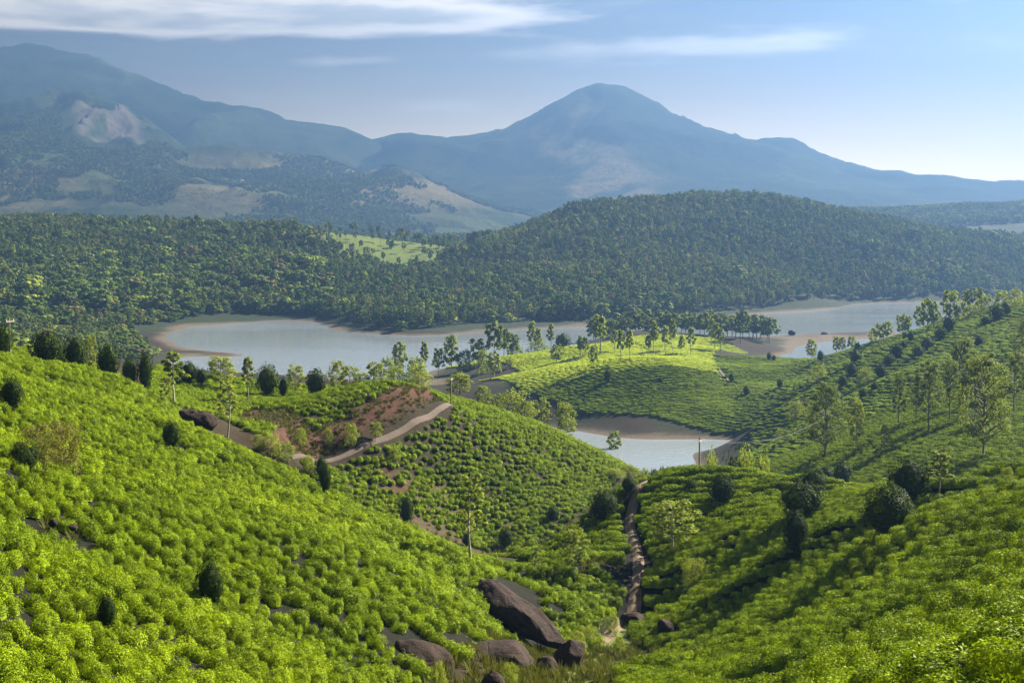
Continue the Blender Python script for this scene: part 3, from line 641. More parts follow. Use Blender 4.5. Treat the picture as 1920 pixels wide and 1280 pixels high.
ORD = ['first', 'second', 'third', 'fourth', 'fifth', 'sixth', 'seventh', 'eighth', 'ninth', 'tenth', 'eleventh', 'twelfth', 'thirteenth', 'fourteenth', 'fifteenth', 'sixteenth', 'seventeenth', 'eighteenth', 'nineteenth', 'twentieth',
       'twenty-first', 'twenty-second', 'twenty-third', 'twenty-fourth', 'twenty-fifth', 'twenty-sixth', 'twenty-seventh', 'twenty-eighth', 'twenty-ninth', 'thirtieth', 'thirty-first', 'thirty-second', 'thirty-third', 'thirty-fourth', 'thirty-fifth', 'thirty-sixth', 'thirty-seventh', 'thirty-eighth', 'thirty-ninth', 'fortieth']
LOOK = {'round': ('round_tree', 'dark round clipped tree', 'tree'), 'airy': ('airy_tree', 'pale green airy tree', 'tree'), 'tall': ('slender_tree', 'tall slender pale tree', 'tree'), 'broad': ('broad_tree', 'large spreading tree', 'tree'),
        'shrub': ('shrub', 'light green leafy shrub', 'shrub'), 'pine': ('tall_tree', 'tall open-crowned tree', 'tree'), 'thin': ('sapling_tree', 'thin sparse see-through tree', 'tree'), 'grove': ('grove_tree', 'mid green leafy tree', 'tree'), 'dry': ('dry_shrub', 'brownish dry shrub', 'shrub'), 'wood': ('woodland_tree', 'rounded woodland tree', 'tree'), 'euc': ('woodland_tree', 'umbrella-topped woodland tree', 'tree')}
def plant(where, group, rows):
    """rows: column, top row, base row, crown width in pixels, kind, metres away or None[, own words]"""
    rows = sorted(rows, key=lambda r: r[0]); cnt = {}; tot = {}
    for r in rows: tot[r[4]] = tot.get(r[4], 0) + (len(r) < 7)
    for r in rows:
        px, top, base, w, kind, d = r[:6]; d = d or hit(px, base); x = (px - CX) / F * d; z = float(ground_z(x, d))
        h = max(0.8, at(px, top, d)[2] - z); wm = w / F * d
        nm_, look, cat = LOOK[kind]
        if len(r) > 6: lab = r[6]
        else:
            lab = f'{look} {where}'
            if tot[kind] > 1: lab += f', {ORD[cnt.get(kind, 0)]} from left'; cnt[kind] = cnt.get(kind, 0) + 1
        put_tree(nm_, x, d, z, h, wm, kind, lab, cat, group)

plant('on the left ridge above the lake', 'trees along the left ridge', [
 (3,606,650,36,'round',176),(84,618,678,62,'round',183),(112,640,676,26,'airy',186),(138,628,690,42,'round',186),(167,622,684,30,'airy',190),(199,642,694,42,'round',186),(240,668,702,30,'round',205),(268,658,706,28,'round',205),
 (322,652,760,50,'tall',None),(306,700,758,34,'thin',None),(349,678,712,40,'round',236),(411,664,718,60,'airy',238),(422,705,818,52,'thin',None),(462,662,757,32,'tall',None),(498,682,728,42,'round',238),(551,680,732,40,'airy',240),
 (590,690,732,38,'round',237),(632,672,738,38,'airy',240),(654,682,738,40,'airy',238),(678,695,740,32,'airy',242),(701,674,740,40,'airy',240),(697,714,740,28,'round',235),(742,684,744,44,'shrub',246),(784,680,748,46,'shrub',246),(756,708,742,30,'round',233),
 (375,690,722,26,'round',240),(528,705,730,16,'round',238)])
plant('behind the spur crest by the pond', 'trees behind the spur', [
 (859,696,765,52,'airy',262),(904,720,775,34,'airy',268),(962,732,800,74,'shrub',272),(1016,742,806,48,'airy',275),(1060,750,812,42,'airy',278),(930,735,778,30,'airy',275),(1153,806,856,26,'airy',None),(985,748,795,40,'airy',268)])
plant('on the lakeshore point', 'trees on the lakeshore point', [
 (748,636,680,30,'airy',640),(795,637,684,20,'tall',650),(822,650,684,26,'airy',640),(846,625,680,32,'airy',640),(896,632,682,36,'airy',645),(926,600,672,36,'grove',650),(945,612,670,28,'grove',660),(926,656,716,30,'airy',585),
 (962,622,668,30,'grove',690),(997,600,654,20,'tall',700),(1009,612,664,18,'tall',670),(1033,604,648,16,'tall',700),(1044,643,684,26,'airy',None),(1055,624,645,30,'round',700),(870,655,690,34,'shrub',640),(780,668,690,40,'shrub',620),(725,668,700,36,'shrub',600),
 (1010,636,655,40,'shrub',705),(965,642,664,36,'shrub',690),(905,655,690,30,'shrub',625),(955,672,690,16,'airy',None)])
plant('on the bright tea terrace', 'trees on the tea terrace', [
 (1088,627,674,18,'tall',None),(1098,628,674,16,'tall',None),(1114,644,692,20,'airy',None),(1125,587,665,34,'tall',None),(1153,616,660,18,'tall',None),(1165,615,680,18,'tall',None),(1181,614,677,18,'tall',None),(1217,626,666,16,'tall',None),(1228,598,666,22,'tall',None),
 (1249,607,668,20,'tall',None),(1262,594,660,20,'tall',None),(1279,626,669,16,'tall',None),(1297,611,668,18,'tall',None),(1343,600,658,20,'tall',None),(1352,612,660,16,'tall',None),(1335,596,652,18,'tall',None),(1239,706,718,10,'round',None),(1140,690,720,14,'round',None)])
R_ = np.random.default_rng(5)
grove = []
for k in range(40):
    px = 1108 + 345 * (k + R_.uniform(0, .9)) / 40; dd = R_.uniform(770, 850); tp = 583 + R_.uniform(0, 22) - 8 * math.sin((px - 1108) / 345 * math.pi)
    grove.append((px, tp, 640, R_.uniform(26, 40), 'grove', dd))
plant('in the grove beyond the tea terrace', 'grove between terrace and lake', grove)
plant('on the sunlit right hill', 'small round trees on the right hill', [
 (1871,570,603,27,'round',None),(1888,566,592,22,'round',None),(1781,590,626,26,'round',None),(1766,612,640,22,'round',None),(1700,622,639,12,'round',None),(1710,619,642,12,'round',None),(1742,632,657,26,'round',None),(1685,644,674,26,'round',None),(1697,638,656,14,'round',None),
 (1725,648,670,22,'round',None),(1670,664,686,20,'round',None),(1607,656,682,24,'round',None),(1610,641,657,12,'round',None),(1600,679,706,23,'round',None),(1655,683,712,20,'round',None),(1584,703,727,18,'round',None),(1622,727,748,14,'round',None),(1541,656,679,13,'round',None),
 (1529,653,669,9,'round',None),(1444,660,676,10,'round',None),(1453,665,677,9,'round',None),(1374,699,720,11,'round',None),(1402,722,742,13,'round',None),(1465,709,729,11,'round',None),(1839,628,652,20,'round',None),(1644,714,734,14,'round',None),(1850,592,612,20,'round',None),
 (1540,682,714,24,'shrub',None),(1627,688,722,36,'shrub',None),(1496,750,788,42,'shrub',None),(1820,632,664,22,'airy',None),(1466,800,828,18,'airy',None),(1480,804,832,14,'airy',None),(1570,806,836,18,'shrub',None)])
plant('on the right hill crest by the lake', 'trees along the right hill crest', [
 (1783,541,588,36,'airy',485),(1815,540,576,24,'airy',490),(1836,537,574,24,'airy',490),(1740,556,600,26,'airy',500),(1727,570,604,24,'airy',505),(1753,562,596,20,'airy',500),(1693,585,618,22,'airy',520),(1704,590,616,14,'airy',520),(1652,604,634,26,'airy',540),(1667,600,628,18,'airy',540),
 (1571,628,661,16,'airy',570),(1582,630,660,14,'airy',570),(1599,628,650,18,'airy',570),(1524,634,672,20,'airy',590),(1879,543,580,34,'shrub',480),(1822,570,596,32,'shrub',478),(1850,552,584,26,'shrub',482),(1800,574,598,24,'shrub',490),(1905,540,572,30,'shrub',475),(1640,614,640,20,'shrub',545),(1760,590,612,30,'shrub',500)])
plant('on the shaded right slope', 'tall trees on the right slope', [
 (1554,710,856,78,'broad',None,'tallest leafy tree standing alone right of the pond'),(1611,742,849,32,'airy',None,'narrow leafy tree just right of the big leafy tree by the pond'),(1693,693,811,34,'pine',None),(1747,667,819,62,'pine',None),(1787,667,792,48,'pine',None),(1807,626,765,56,'pine',None),(1852,650,856,104,'broad',None,'broad tree with drooping lower boughs on the shaded right slope'),
 (1909,655,775,56,'pine',None),(1838,660,780,50,'pine',None),(1725,700,790,36,'pine',None),(1936,585,720,70,'broad',None,'leafy tree cut off by the right edge of the picture'),(1530,745,840,30,'airy',None,'slim tree just left of the big leafy tree by the pond'),(1665,790,852,20,'airy',None,'slim shaded tree between the big leafy tree and the tall group')])
plant('on the knoll with the cart track', 'round trees on the right knoll', [
 (1676,910,1008,94,'round',None,'largest dark round clipped tree on the right tea slope'),(1714,862,944,74,'round',None,'dark round clipped tree just behind the largest round tree'),(1509,903,975,82,'round',None,'wide dark round clipped tree midway on the right knoll'),(1532,879,932,52,'round',None,'dark round clipped tree close behind the wide one on the knoll'),
 (1500,957,1034,48,'round',None,'small dark round tree with bare stem below the wide one'),(1556,875,907,27,'round',None),(1586,865,911,36,'round',None),(1359,890,950,52,'round',None),(1300,899,926,29,'round',None),(1425,871,898,30,'round',180),(1136,918,978,54,'round',None),(1181,892,924,27,'round',None),(1037,948,979,24,'round',None),(947,987,1031,28,'round',None),(874,997,1025,18,'round',None),
 (1772,838,932,46,'tall',None,'slim yellow-green tree right of the largest round trees'),(1266,932,1036,88,'airy',None,'pale airy tree with bare stem beside the cart track'),(1307,1043,1102,56,'shrub',None,'light shrub in the tea rows right of the cart track'),(1078,986,1082,58,'airy',None,'pale young tree left of the cart track'),(1007,1018,1078,36,'thin',None,'thin young tree at the foot of the knoll'),
 (1900,872,908,30,'shrub',None,'small light shrub at the right edge on the knoll crest'),(1378,848,896,46,'round',182,'dark rounded bush right of the power pole'),(1404,838,896,46,'shrub',186,'light bush behind the dark bush by the power pole'),(1335,845,896,34,'shrub',188,'light bush behind the power pole'),(1437,852,896,34,'shrub',184,'light bush right of the dark bush by the power pole'),
 (1350,872,896,18,'round',178,'small dark bush at the power pole foot'),(1155,878,918,50,'shrub',238),(1207,876,912,46,'shrub',232),(1180,870,905,40,'shrub',244),(1230,878,905,24,'round',240),(1245,875,905,16,'round',236)])
plant('on the near left tea slope', 'small trees on the left slope', [
 (315,788,844,34,'round',None,'lone dark bushy tree midway up the left tea slope'),(382,1052,1142,52,'round',None,'dark leafy tree in the middle of the left tea slope'),(184,1112,1178,36,'round',None,'dim dark shrub low on the left tea slope'),(15,708,768,44,'round',None,'dark bush at the left edge below the ridge'),(605,866,930,25,'round',None,'lower of two dark shrubs on the slope edge below the track'),
 (598,853,893,22,'round',None,'upper of two dark shrubs on the slope edge below the track'),(759,926,986,27,'round',None,'dark bushy tree on the lower edge of the left slope'),(882,872,1060,78,'thin',None,'tall bare-stemmed tree with sparse crown on the left slope'),
 (60,790,870,90,'dry',None,'brownish bush beside rocks at the left edge'),(110,785,880,80,'dry',None,'brown and yellow bush growing over rocks on the left slope'),(35,830,880,60,'round',None,'dark bush beside the brownish bushes at the left edge')])

# ------------------------------------------------------------------ tea
def rows_in(poly, ang, su, sv, warp=1.2, jit=0.16, seed=1, amax=0.47):
    R = np.random.default_rng(seed); P = plan(poly); c, s = math.cos(ang), math.sin(ang)
    u, v = P[:, 0] * c + P[:, 1] * s, -P[:, 0] * s + P[:, 1] * c
    U, Vv = np.meshgrid(np.arange(u.min() - 5, u.max() + 5, su), np.arange(v.min() - 5, v.max() + 5, sv)); U = U + R.uniform(0, su, (U.shape[0], 1))
    U, Vv = U.ravel(), Vv.ravel(); n = len(U)
    w = (fbm(U / 40, Vv / 40, seed, 2) - .5) * 2 * warp * 3 + (fbm(U / 7, Vv / 30, seed + 5, 2) - .5) * .5
    U = U + R.normal(0, jit * su, n); Vv = Vv + w + R.normal(0, jit * .6 * sv, n)
    x, y = U * c - Vv * s, U * s + Vv * c
    k = (y > 6) & (np.abs(x / np.maximum(y, 1)) < np.where(y < 70, .85, amax)); x, y = x[k], y[k]; k = in_plan(x, y, poly); return x[k], y[k]
ROCKS = [  # column, top row, metres, half sizes x y z, label
 (793,1200,80,2.3,1.7,2.4,'tall dark upright boulder at the bottom of the valley'),
 (930,1194,84,2.5,1.9,2.2,'wide dark rounded boulder at the valley bottom'),
 (1022,1236,83,0.75,0.7,1.2,'small dark boulder right of the wide boulder'),
 (1070,1196,92,1.0,0.9,1.1,'shaded boulder half hidden under shrubs in the valley'),
 (918,1260,76,0.7,0.6,0.8,'small pale-topped boulder at the bottom edge'),
 (352,766,158,0.9,1.0,0.9,'upper end of the dark rock on the left slope crest'),
 (378,774,155,1.5,1.1,1.0,'dark rock slab on the left slope crest above the bank'),
 (767,1044,110,0.55,0.5,0.7,'small brown rock among tea bushes on the left slope'),
 (80,868,100,1.3,1.0,1.0,'brown rock outcrop under the dry bush'),
 (130,872,99,0.8,0.8,0.9,'reddish rock right of the outcrop under the dry bush'),
 (100,972,77,0.25,0.25,0.22,'low rock outcrop in the left tea slope'),
 (138,982,76,0.22,0.22,0.2,'flat dark rock beside the low outcrop'),
 (1108,970,152,1.3,0.9,1.0,'grey rock beside the round tree left of the track'),
 (1248,1158,112,0.7,0.7,0.6,'small rock where the valley narrows'),
 (1190,1150,118,1.2,0.9,0.8,'brown rock at the toe of the left slope'),
 (1485,618,880,2.2,2.0,2.0,'dark lone boulder on the sandbar'),
 (1545,622,885,2.8,2.0,1.8,'second dark boulder farther right on the sandbar')]
SLAB = (985, 1128, 108)
bx, by, bt, bs, br, bz = [], [], [], [], [], []
def exclude(x, y, extra=0.0):
    k = np.ones(len(x), bool)
    for r, wdt in ((ROAD1, 1.1), (ROAD2, 1.15)): k &= polydist(x, y, r)[0] > wdt + extra
    k &= polydist(x, y, PATH3)[0] > 1.3
    for px, pr, d, sx, sy, sz, _ in ROCKS:
        k &= ((x - (px - CX) / F * d) / (sx + .5)) ** 2 + ((y - d) / (sy + .8)) ** 2 > 1
    return k
def add_tea(x, y, lods, smin, smax, lx, ang, zs=1.0, seed=3):
    R = np.random.default_rng(seed); k = exclude(x, y); x, y = x[k], y[k]; n = len(x)
    z = ground_z(x, y); k = z > 1.2; x, y, z = x[k], y[k], z[k]; n = len(x); e = 0.5
    gx, gy = (ground_z(x + e, y) - z) / e, (ground_z(x, y + e) - z) / e
    sc = R.uniform(smin, smax, n) * ((.82 + .4 * fbm(x / 3.2, y / 3.2, seed, 2)) if lx is None else 1.0); d = y
    idx = np.zeros(n, int)
    for lo, hi, first, cnt in lods:
        m = (d >= lo) & (d < hi); idx[m] = first + R.integers(0, cnt, m.sum())
    bx.append(x); by.append(y); bz.append(z - 0.06); bt.append(idx); bs.append(np.stack([sc * R.uniform(.85, 1.2, n), sc * R.uniform(.85, 1.1, n), sc ** .7 * zs * R.uniform(.8, 1.15, n)], 1))
    # lean the bush with the hillside a little
    rot = np.stack([np.arctan(gy) * .55, -np.arctan(gx) * .55, (R.uniform(0, 6.28, n) if lx is None else R.normal(ang, .12, n) + math.pi * R.integers(0, 2, n))], 1)
    if lx is not None: rot[:, 0] *= 0.3; rot[:, 1] *= 0.3
    br.append(rot)
PROTO = [tea_bush_mesh(4800, .062, 100 + i, 1.15) for i in range(3)] + [tea_bush_mesh(2000, .075, 200 + i) for i in range(4)] + [tea_bush_mesh(2000, .078, 250 + i, 1.35, box=.35) for i in range(4)] \
      + [tea_bush_mesh(420, .155, 300 + i, core=.72) for i in range(4)] + [tea_bush_mesh(520, .15, 350 + i, 1.5, box=.4, core=.75) for i in range(4)] + [tea_bush_mesh(200, .34, 400 + i, 2.6, far=True, core=.8) for i in range(4)] + [tea_bush_mesh(200, .34, 450 + i, 2.6, mat=M_LIME, far=True, core=.8) for i in range(4)] \
      + [tea_bush_mesh(1000, .105, 500 + i) for i in range(4)]
# left slope: rounded bushes planted down the slope, gaps where rows break
x, y = rows_in(TEA_A, math.radians(-44), .85, 1.72, .8, .15, 11); g = fbm(x / 5, y / 5, 71, 3); k = (g < .83) & (rng.uniform(size=len(x)) > .05)
k &= ~in_plan(x, y, [(905, 104), (940, 122), (1010, 118), (1070, 98), (1020, 92), (940, 98)]); add_tea(x[k], y[k], [(0, 95, 3, 4), (95, 400, 27, 4)], .70, 1.08, None, 0, 1.0, seed=21)
# spur: loose bushes on red soil
x, y = rows_in(TEA_C, math.radians(-48), .92, 1.18, .9, .18, 12); g = fbm(x / 6, y / 6, 72, 3); pd, ps = polydist(x, y, ROAD1); pp = pxof(x, y)
k = (g < .80) & (rng.uniform(size=len(x)) > .06) & ~((ps > 0) & (ps < 5.0) & (pp > 500) & (pp < 835)) & ~in_plan(x, y, PATCH)
k &= ~(in_plan(x, y, [(630, 190), (700, 200), (745, 204), (740, 196), (700, 186)]) & (g > .58)); add_tea(x[k], y[k], [(0, 900, 11, 4)], .7, 1.15, None, 0, .9, seed=22)
# right slopes: clipped hedge rows
RD = math.radians(-2)
x, y = rows_in(TEA_B, RD, .95, 1.8, 1.3, .05, 13); g = fbm(x / 5, y / 5, 73, 3); k = (g < .82)
k &= ~in_plan(x, y, [(1105, 118), (1175, 118), (1183, 128), (1150, 136), (1090, 140), (1070, 132)]) | (g < .45)
add_tea(x[k], y[k], [(0, 30, 0, 3), (30, 135, 7, 4), (135, 300, 15, 4)], .86, 1.0, 1, RD, 1.2, seed=23)
x, y = rows_in(TEA_F, RD, 1.2, 1.9, 1.6, .10, 14); m = y < 330; add_tea(x[m], y[m], [(0, 999, 15, 4)], .85, 1.05, 1, RD, 1.2, seed=24)
x, y = rows_in(TEA_F, RD, 2.4, 1.8, 2.0, .08, 15); m = y >= 330; add_tea(x[m], y[m], [(0, 999, 19, 4)], 1.0, 1.2, 1, RD, 1.0, seed=25)
x, y = rows_in(TEA_E, math.radians(8), 2.2, 1.5, 3.0, .08, 16); add_tea(x, y, [(0, 522, 19, 4), (522, 999, 23, 4)], 1.0, 1.2, 1, math.radians(8), 1.0, seed=26)
bx, by, bz, bt, bs, br = map(np.concatenate, (bx, by, bz, bt, bs, br))
# the 300 that show largest become objects of their own
ppx, ppy = project(bx, by, bz + .4); vis = (ppx > -20) & (ppx < 1940) & (ppy > 0) & (ppy < 1310); key = np.where(vis, bs[:, 0] / by, 0); big = np.argsort(-key)[:300]
for i in big:
    left = bx[i] < 0
    o = obj('tea_bush', PROTO[bt[i]], loc=(bx[i], by[i], bz[i]), cat='tea bush', label='rounded tea bush low on the near left slope' if left else 'clipped tea bush in the nearest hedge rows at bottom right', group='near tea bushes on the left slope' if left else 'near tea bushes on the right slope')
    o.rotation_euler = br[i]; o.scale = bs[i]

def scatter(name, X, Y, Z, idx, scl, rot, protos, label, cat):
    """one object that stands for a mass of copies nobody could count"""
    coll = bpy.data.collections.new(name + ' kinds')
    for i, me in enumerate(protos):
        coll.objects.link(bpy.data.objects.new(f'kind {len(bpy.data.collections):02d} {i:03d}', me))
    me = bpy.data.meshes.new(name); n = len(X); me.vertices.add(n); me.vertices.foreach_set('co', np.stack([X, Y, Z], 1).astype(np.float32).ravel())
    a = me.attributes.new('idx', 'INT', 'POINT'); a.data.foreach_set('value', np.asarray(idx, np.int32))
    a = me.attributes.new('scl', 'FLOAT_VECTOR', 'POINT'); a.data.foreach_set('vector', np.asarray(scl, np.float32).ravel())
    a = me.attributes.new('rot', 'FLOAT_VECTOR', 'POINT'); a.data.foreach_set('vector', np.asarray(rot, np.float32).ravel())
    o = obj(name, me, kind='stuff', label=label, cat=cat)
    g = bpy.data.node_groups.new(name, 'GeometryNodeTree'); g.interface.new_socket('Geometry', in_out='INPUT', socket_type='NodeSocketGeometry'); g.interface.new_socket('Geometry', in_out='OUTPUT', socket_type='NodeSocketGeometry')
    gi, go = g.nodes.new('NodeGroupInput'), g.nodes.new('NodeGroupOutput'); ip = g.nodes.new('GeometryNodeInstanceOnPoints'); ci = g.nodes.new('GeometryNodeCollectionInfo')
    ci.inputs['Collection'].default_value = coll; ci.inputs['Separate Children'].default_value = True; ci.inputs['Reset Children'].default_value = True
    def attr(nm_, typ):
        q = g.nodes.new('GeometryNodeInputNamedAttribute'); q.data_type = typ; q.inputs['Name'].default_value = nm_; return q.outputs['Attribute']
    g.links.new(gi.outputs[0], ip.inputs['Points']); g.links.new(ci.outputs[0], ip.inputs['Instance']); ip.inputs['Pick Instance'].default_value = True
    g.links.new(attr('idx', 'INT'), ip.inputs['Instance Index'])
    er = g.nodes.new('FunctionNodeEulerToRotation'); g.links.new(attr('rot', 'FLOAT_VECTOR'), er.inputs[0]); g.links.new(er.outputs[0], ip.inputs['Rotation']); g.links.new(attr('scl', 'FLOAT_VECTOR'), ip.inputs['Scale'])
    g.links.new(ip.outputs[0], go.inputs[0]); o.modifiers.new('scatter', 'NODES').node_group = g
    return o
rest = np.ones(len(bx), bool); rest[big] = False
scatter('tea_bushes', bx[rest], by[rest], bz[rest], bt[rest], bs[rest], br[rest], PROTO, 'mass of bright green tea bushes covering the slopes', 'tea plantation')
print('tea', len(bx))

# ------------------------------------------------------------------ woods
def whole(kind, var, lod):
    tm, cm, asp, mat = get_tree(kind, var, lod); out = []
    nv = [len(m.vertices) for m in (tm, cm)]; v = np.empty((sum(nv), 3), np.float32); a = np.empty(nv[0] * 3, np.float32); tm.vertices.foreach_get('co', a); v[:nv[0]] = a.reshape(-1, 3)
    a = np.empty(nv[1] * 3, np.float32); cm.vertices.foreach_get('co', a); v[nv[0]:] = a.reshape(-1, 3)
    q, tr = [], np.zeros((0, 3), int)
    for m, k in ((tm, 0), (cm, nv[0])):
        f = np.empty(len(m.loops), np.int32); m.loops.foreach_get('vertex_index', f); tot = np.empty(len(m.polygons), np.int32); m.polygons.foreach_get('loop_total', tot); nq = int((tot == 4).sum())
        q.append(f[:nq * 4].reshape(-1, 4) + k)
        if len(f) > nq * 4: tr = f[nq * 4:].reshape(-1, 3) + k
    return mesh('woodland_tree', v, np.concatenate(q), tr, mats=[tm.materials[0], cm.materials[0]], midx=np.concatenate([np.zeros(len(q[0]), int), np.ones(len(q[1]) + len(tr), int)])), asp
WOOD = [('euc', v, 1) for v in range(4)] + [('wood', v, 1) for v in range(4)]
WMESH = [whole(*w) for w in WOOD]
WOODS = [(-700, 870), (0, 860), (240, 850), (300, 900), (330, 985), (430, 1040), (560, 1050), (640, 935), (760, 895), (900, 930), (1050, 980), (1280, 1040), (1450, 1135), (1600, 1245), (1750, 1290), (2050, 1310), (2200, 1600), (1800, 1750), (1200, 1850), (900, 1750), (500, 1850), (-700, 1950)]
SHOREWOOD = [(-500, 560), (0, 560), (200, 640), (300, 720), (335, 790), (290, 845), (240, 870), (-700, 880)]
P = plan(WOODS); R = np.random.default_rng(77); n = 70000
x = R.uniform(-720, 800, n * 2); y = R.uniform(560, 1900, n * 2); k = (np.abs(x / y) < .46); x, y = x[k], y[k]; k = in_plan(x, y, WOODS) | in_plan(x, y, SHOREWOOD); x, y = x[k], y[k]
z = ground_z(x, y); k = z > np.where(y < 900, 1.7, 2.6); x, y, z = x[k], y[k], z[k]
pw = pxof(x, y)
grassy = in_plan(x + 60 * (fbm(x / 40, y / 40, 81, 4) - .5), y + 120 * (fbm(x / 40, y / 40, 82, 4) - .5), [(520, 1500), (570, 1390), (640, 1290), (760, 1260), (860, 1370), (900, 1500), (880, 1620), (560, 1620)])
k = ~grassy | (R.uniform(size=len(x)) < .04); lowveg = in_plan(x, y, [(-700, 550), (340, 550), (335, 985), (-700, 1000)]); k &= ~lowveg | (R.uniform(size=len(x)) < .6)
x, y, z, pw = x[k], y[k], z[k], pw[k]
# thin to a natural spacing
cell = {}
keep = []
for i in range(len(x)):
    c = (int(x[i] / 5.0), int(y[i] / 5.0))
    if c not in cell: cell[c] = i; keep.append(i)
x, y, z, pw = (q[keep] for q in (x, y, z, pw)); n = len(x)
sizevar = .65 + .8 * fbm(x / 45, y / 45, 88, 3)
isbroad = R.uniform(size=n) < np.where(pw < 620, np.where(y < 1250, .75, .35), np.where(y < 1060, .25, .05))
ti = np.where(isbroad, 4, 0) + R.integers(0, 4, n)
hh = np.where(isbroad, R.uniform(5, 11, n), R.uniform(9, 14, n)); ww = np.where(isbroad, R.uniform(6.0, 11, n), R.uniform(3.6, 5.6, n))
hh *= sizevar; ww *= sizevar; bigc = isbroad & (R.uniform(size=n) < .10); hh[bigc] *= 1.45; ww[bigc] *= 1.6
low = in_plan(x, y, [(-700, 550), (340, 550), (335, 985), (-700, 1000)]); hh[low] *= .6; ww[low] *= .7
aspv = np.array([w[1] for w in WMESH])[ti]; scl = np.stack([ww / aspv, ww / aspv, hh], 1); rot = np.stack([R.normal(0, .03, n), R.normal(0, .03, n), R.uniform(0, 6.28, n)], 1)
# visible from the eye? walk the sight line coarsely
vis = np.ones(n, bool)
for f_ in np.linspace(.25, .985, 40): vis &= ground_z(x * f_, y * f_) + 3 * (f_ > .6) < H + (z + hh - H) * f_
qx, qy = project(x, y, z + hh * .6); vis &= (qx > 5) & (qx < 1915)
key = np.where(vis, hh * ww / y ** 2, 0); bigt = np.argsort(-key)[:300]
for i in bigt:
    kind, v, lod = WOOD[ti[i]]; left = pw[i] < 640
    put_tree('woodland_tree', x[i], y[i], z[i], hh[i], ww[i], kind, 'rounded tree in the dark woods left of the lake' if left else 'crowded tree in the woods on the hill across the lake', 'tree', 'trees of the woods left of the lake' if left else 'trees of the wooded hill across the lake', lod=1, rz=rot[i, 2])
rest = np.ones(n, bool); rest[bigt] = False
scatter('forest', x[rest], y[rest], z[rest] - .2, ti[rest], scl[rest], rot[rest], [w[0] for w in WMESH], 'dense green woods on the hills across the lake', 'forest')
print('woods', n)

# ------------------------------------------------------------------ tracks
def track_material(name, a, b_):
    m, t, b, o = principled(name); p = geo_pos(t); n = noise_tex(t, 1.6, 7, 0.65, p); at_ = N(t, 'ShaderNodeAttribute', attribute_name='Col')
    c = mixrgb(t, n, a, b_); c = mixrgb(t, at_.outputs['Fac'], mixrgb(t, n, (.10, .085, .035), (.13, .14, .04)), c); t.links.new(c, b.inputs['Base Color']); b.inputs['Roughness'].default_value = .95
    bu = N(t, 'ShaderNodeBump'); bu.inputs['Strength'].default_value = .6; bu.inputs['Distance'].default_value = .08; t.links.new(n, bu.inputs['Height']); t.links.new(bu.outputs[0], b.inputs['Normal'])
    return m
M_TRACK, M_TRACK2, M_PATH = track_material('red_track', (.04, .027, .018), (.095, .062, .04)), track_material('grey_track', (.085, .045, .025), (.17, .10, .06)), track_material('footpath', (.05, .036, .02), (.10, .075, .045))
def ribbon(name, P, w, lift, mat, ruts=True):
    T = unit(np.gradient(P, axis=0)); Nn = np.stack([-T[:, 1], T[:, 0]], 1); k = np.arange(len(P)); wob = 1 + .22 * (fbm(k / 7.0, k * 0.0, 8, 3) - .5)
    u = np.linspace(-1, 1, 9); X = P[:, None, 0] + Nn[:, None, 0] * u * w / 2 * wob[:, None]; Y = P[:, None, 1] + Nn[:, None, 1] * u * w / 2 * wob[:, None]
    g = ground_z(X, Y); Z = np.maximum(g, g[:, 4:5] - .15) + lift - .14 * (np.abs(np.abs(u) - .55) < .2) * ruts + .05 * (fbm(X * 1.5, Y * 1.5, 4, 2) - .5); Z[:, 0] -= lift + .2; Z[:, -1] -= lift + .2
    col = np.ones(X.shape); col[:] = 1 - .75 * ((np.abs(u) < .25) | (np.abs(u) > .9)) * ruts
    return obj(name, mesh(name, np.stack([X, Y, Z], -1).reshape(-1, 3), grid_quads(len(P), 9)[:, ::-1], smooth=True, col=np.repeat(col.reshape(-1, 1), 3, 1), mats=[mat]), kind='structure')
ribbon('track', ROAD1, .85, .12, M_TRACK, False); ribbon('track', ROAD2, 1.35, .15, M_TRACK2); ribbon('footpath', PATH3, 1.4, .25, M_PATH, False)

# ------------------------------------------------------------------ rocks
def rock_mesh(seed, sub=4):
    import bmesh
    bm = bmesh.new(); bmesh.ops.create_icosphere(bm, subdivisions=sub, radius=1); v = np.array([q.co[:] for q in bm.verts]); f = np.array([[q.index for q in p.verts] for p in bm.faces]); bm.free()
    R = np.random.default_rng(seed); d = v.copy()
    for _ in range(14):                                    # flat broken faces
        n = unit(R.normal(size=3)); h = R.uniform(.55, .88); t = v @ n; v -= np.clip(t - h, 0, None)[:, None] * n * .85
    o = R.uniform(0, 50, 3)
    nn = fbm(d[:, 0] * 1.6 + o[0] + d[:, 2] * .9, d[:, 1] * 1.6 + o[1] - d[:, 2] * 1.1, seed, 5); v *= (1 + .38 * (nn - .5))[:, None]
    n2 = fbm(d[:, 0] * 6 + o[0] + d[:, 2] * 4, d[:, 1] * 6 + o[1] - d[:, 2] * 5, seed + 3, 3); v *= (1 + .10 * (n2 - .5))[:, None]
    return mesh('boulder', v, None, f, smooth=True, mats=[M_ROCK])
for i, (px, top, d, sx, sy, sz, lab) in enumerate(ROCKS):
    p = at(px, top, d); o = obj('boulder', rock_mesh(i + 3), loc=(p[0], p[1], p[2] - sz * 1.0), label=lab, cat='rock', group='boulders')
    o.scale = (sx * 1.2, sy * 1.2, sz * 1.15); o.rotation_euler = (0, 0, (i * .7) % 1.2 - .6)
p0, p1 = Vector(at(918, 1083, 110)), Vector(at(1048, 1186, 101)); ax = (p1 - p0)
o = obj('boulder', rock_mesh(91, 5), loc=(p0 + p1) / 2 + Vector((-.25, .3, -.7)), label='long brown rock slab sloping down the lower left hillside', cat='rock', group='boulders')
o.rotation_euler = ax.to_track_quat('X', 'Z').to_euler(); o.scale = (ax.length * .60, 1.6, 1.15)

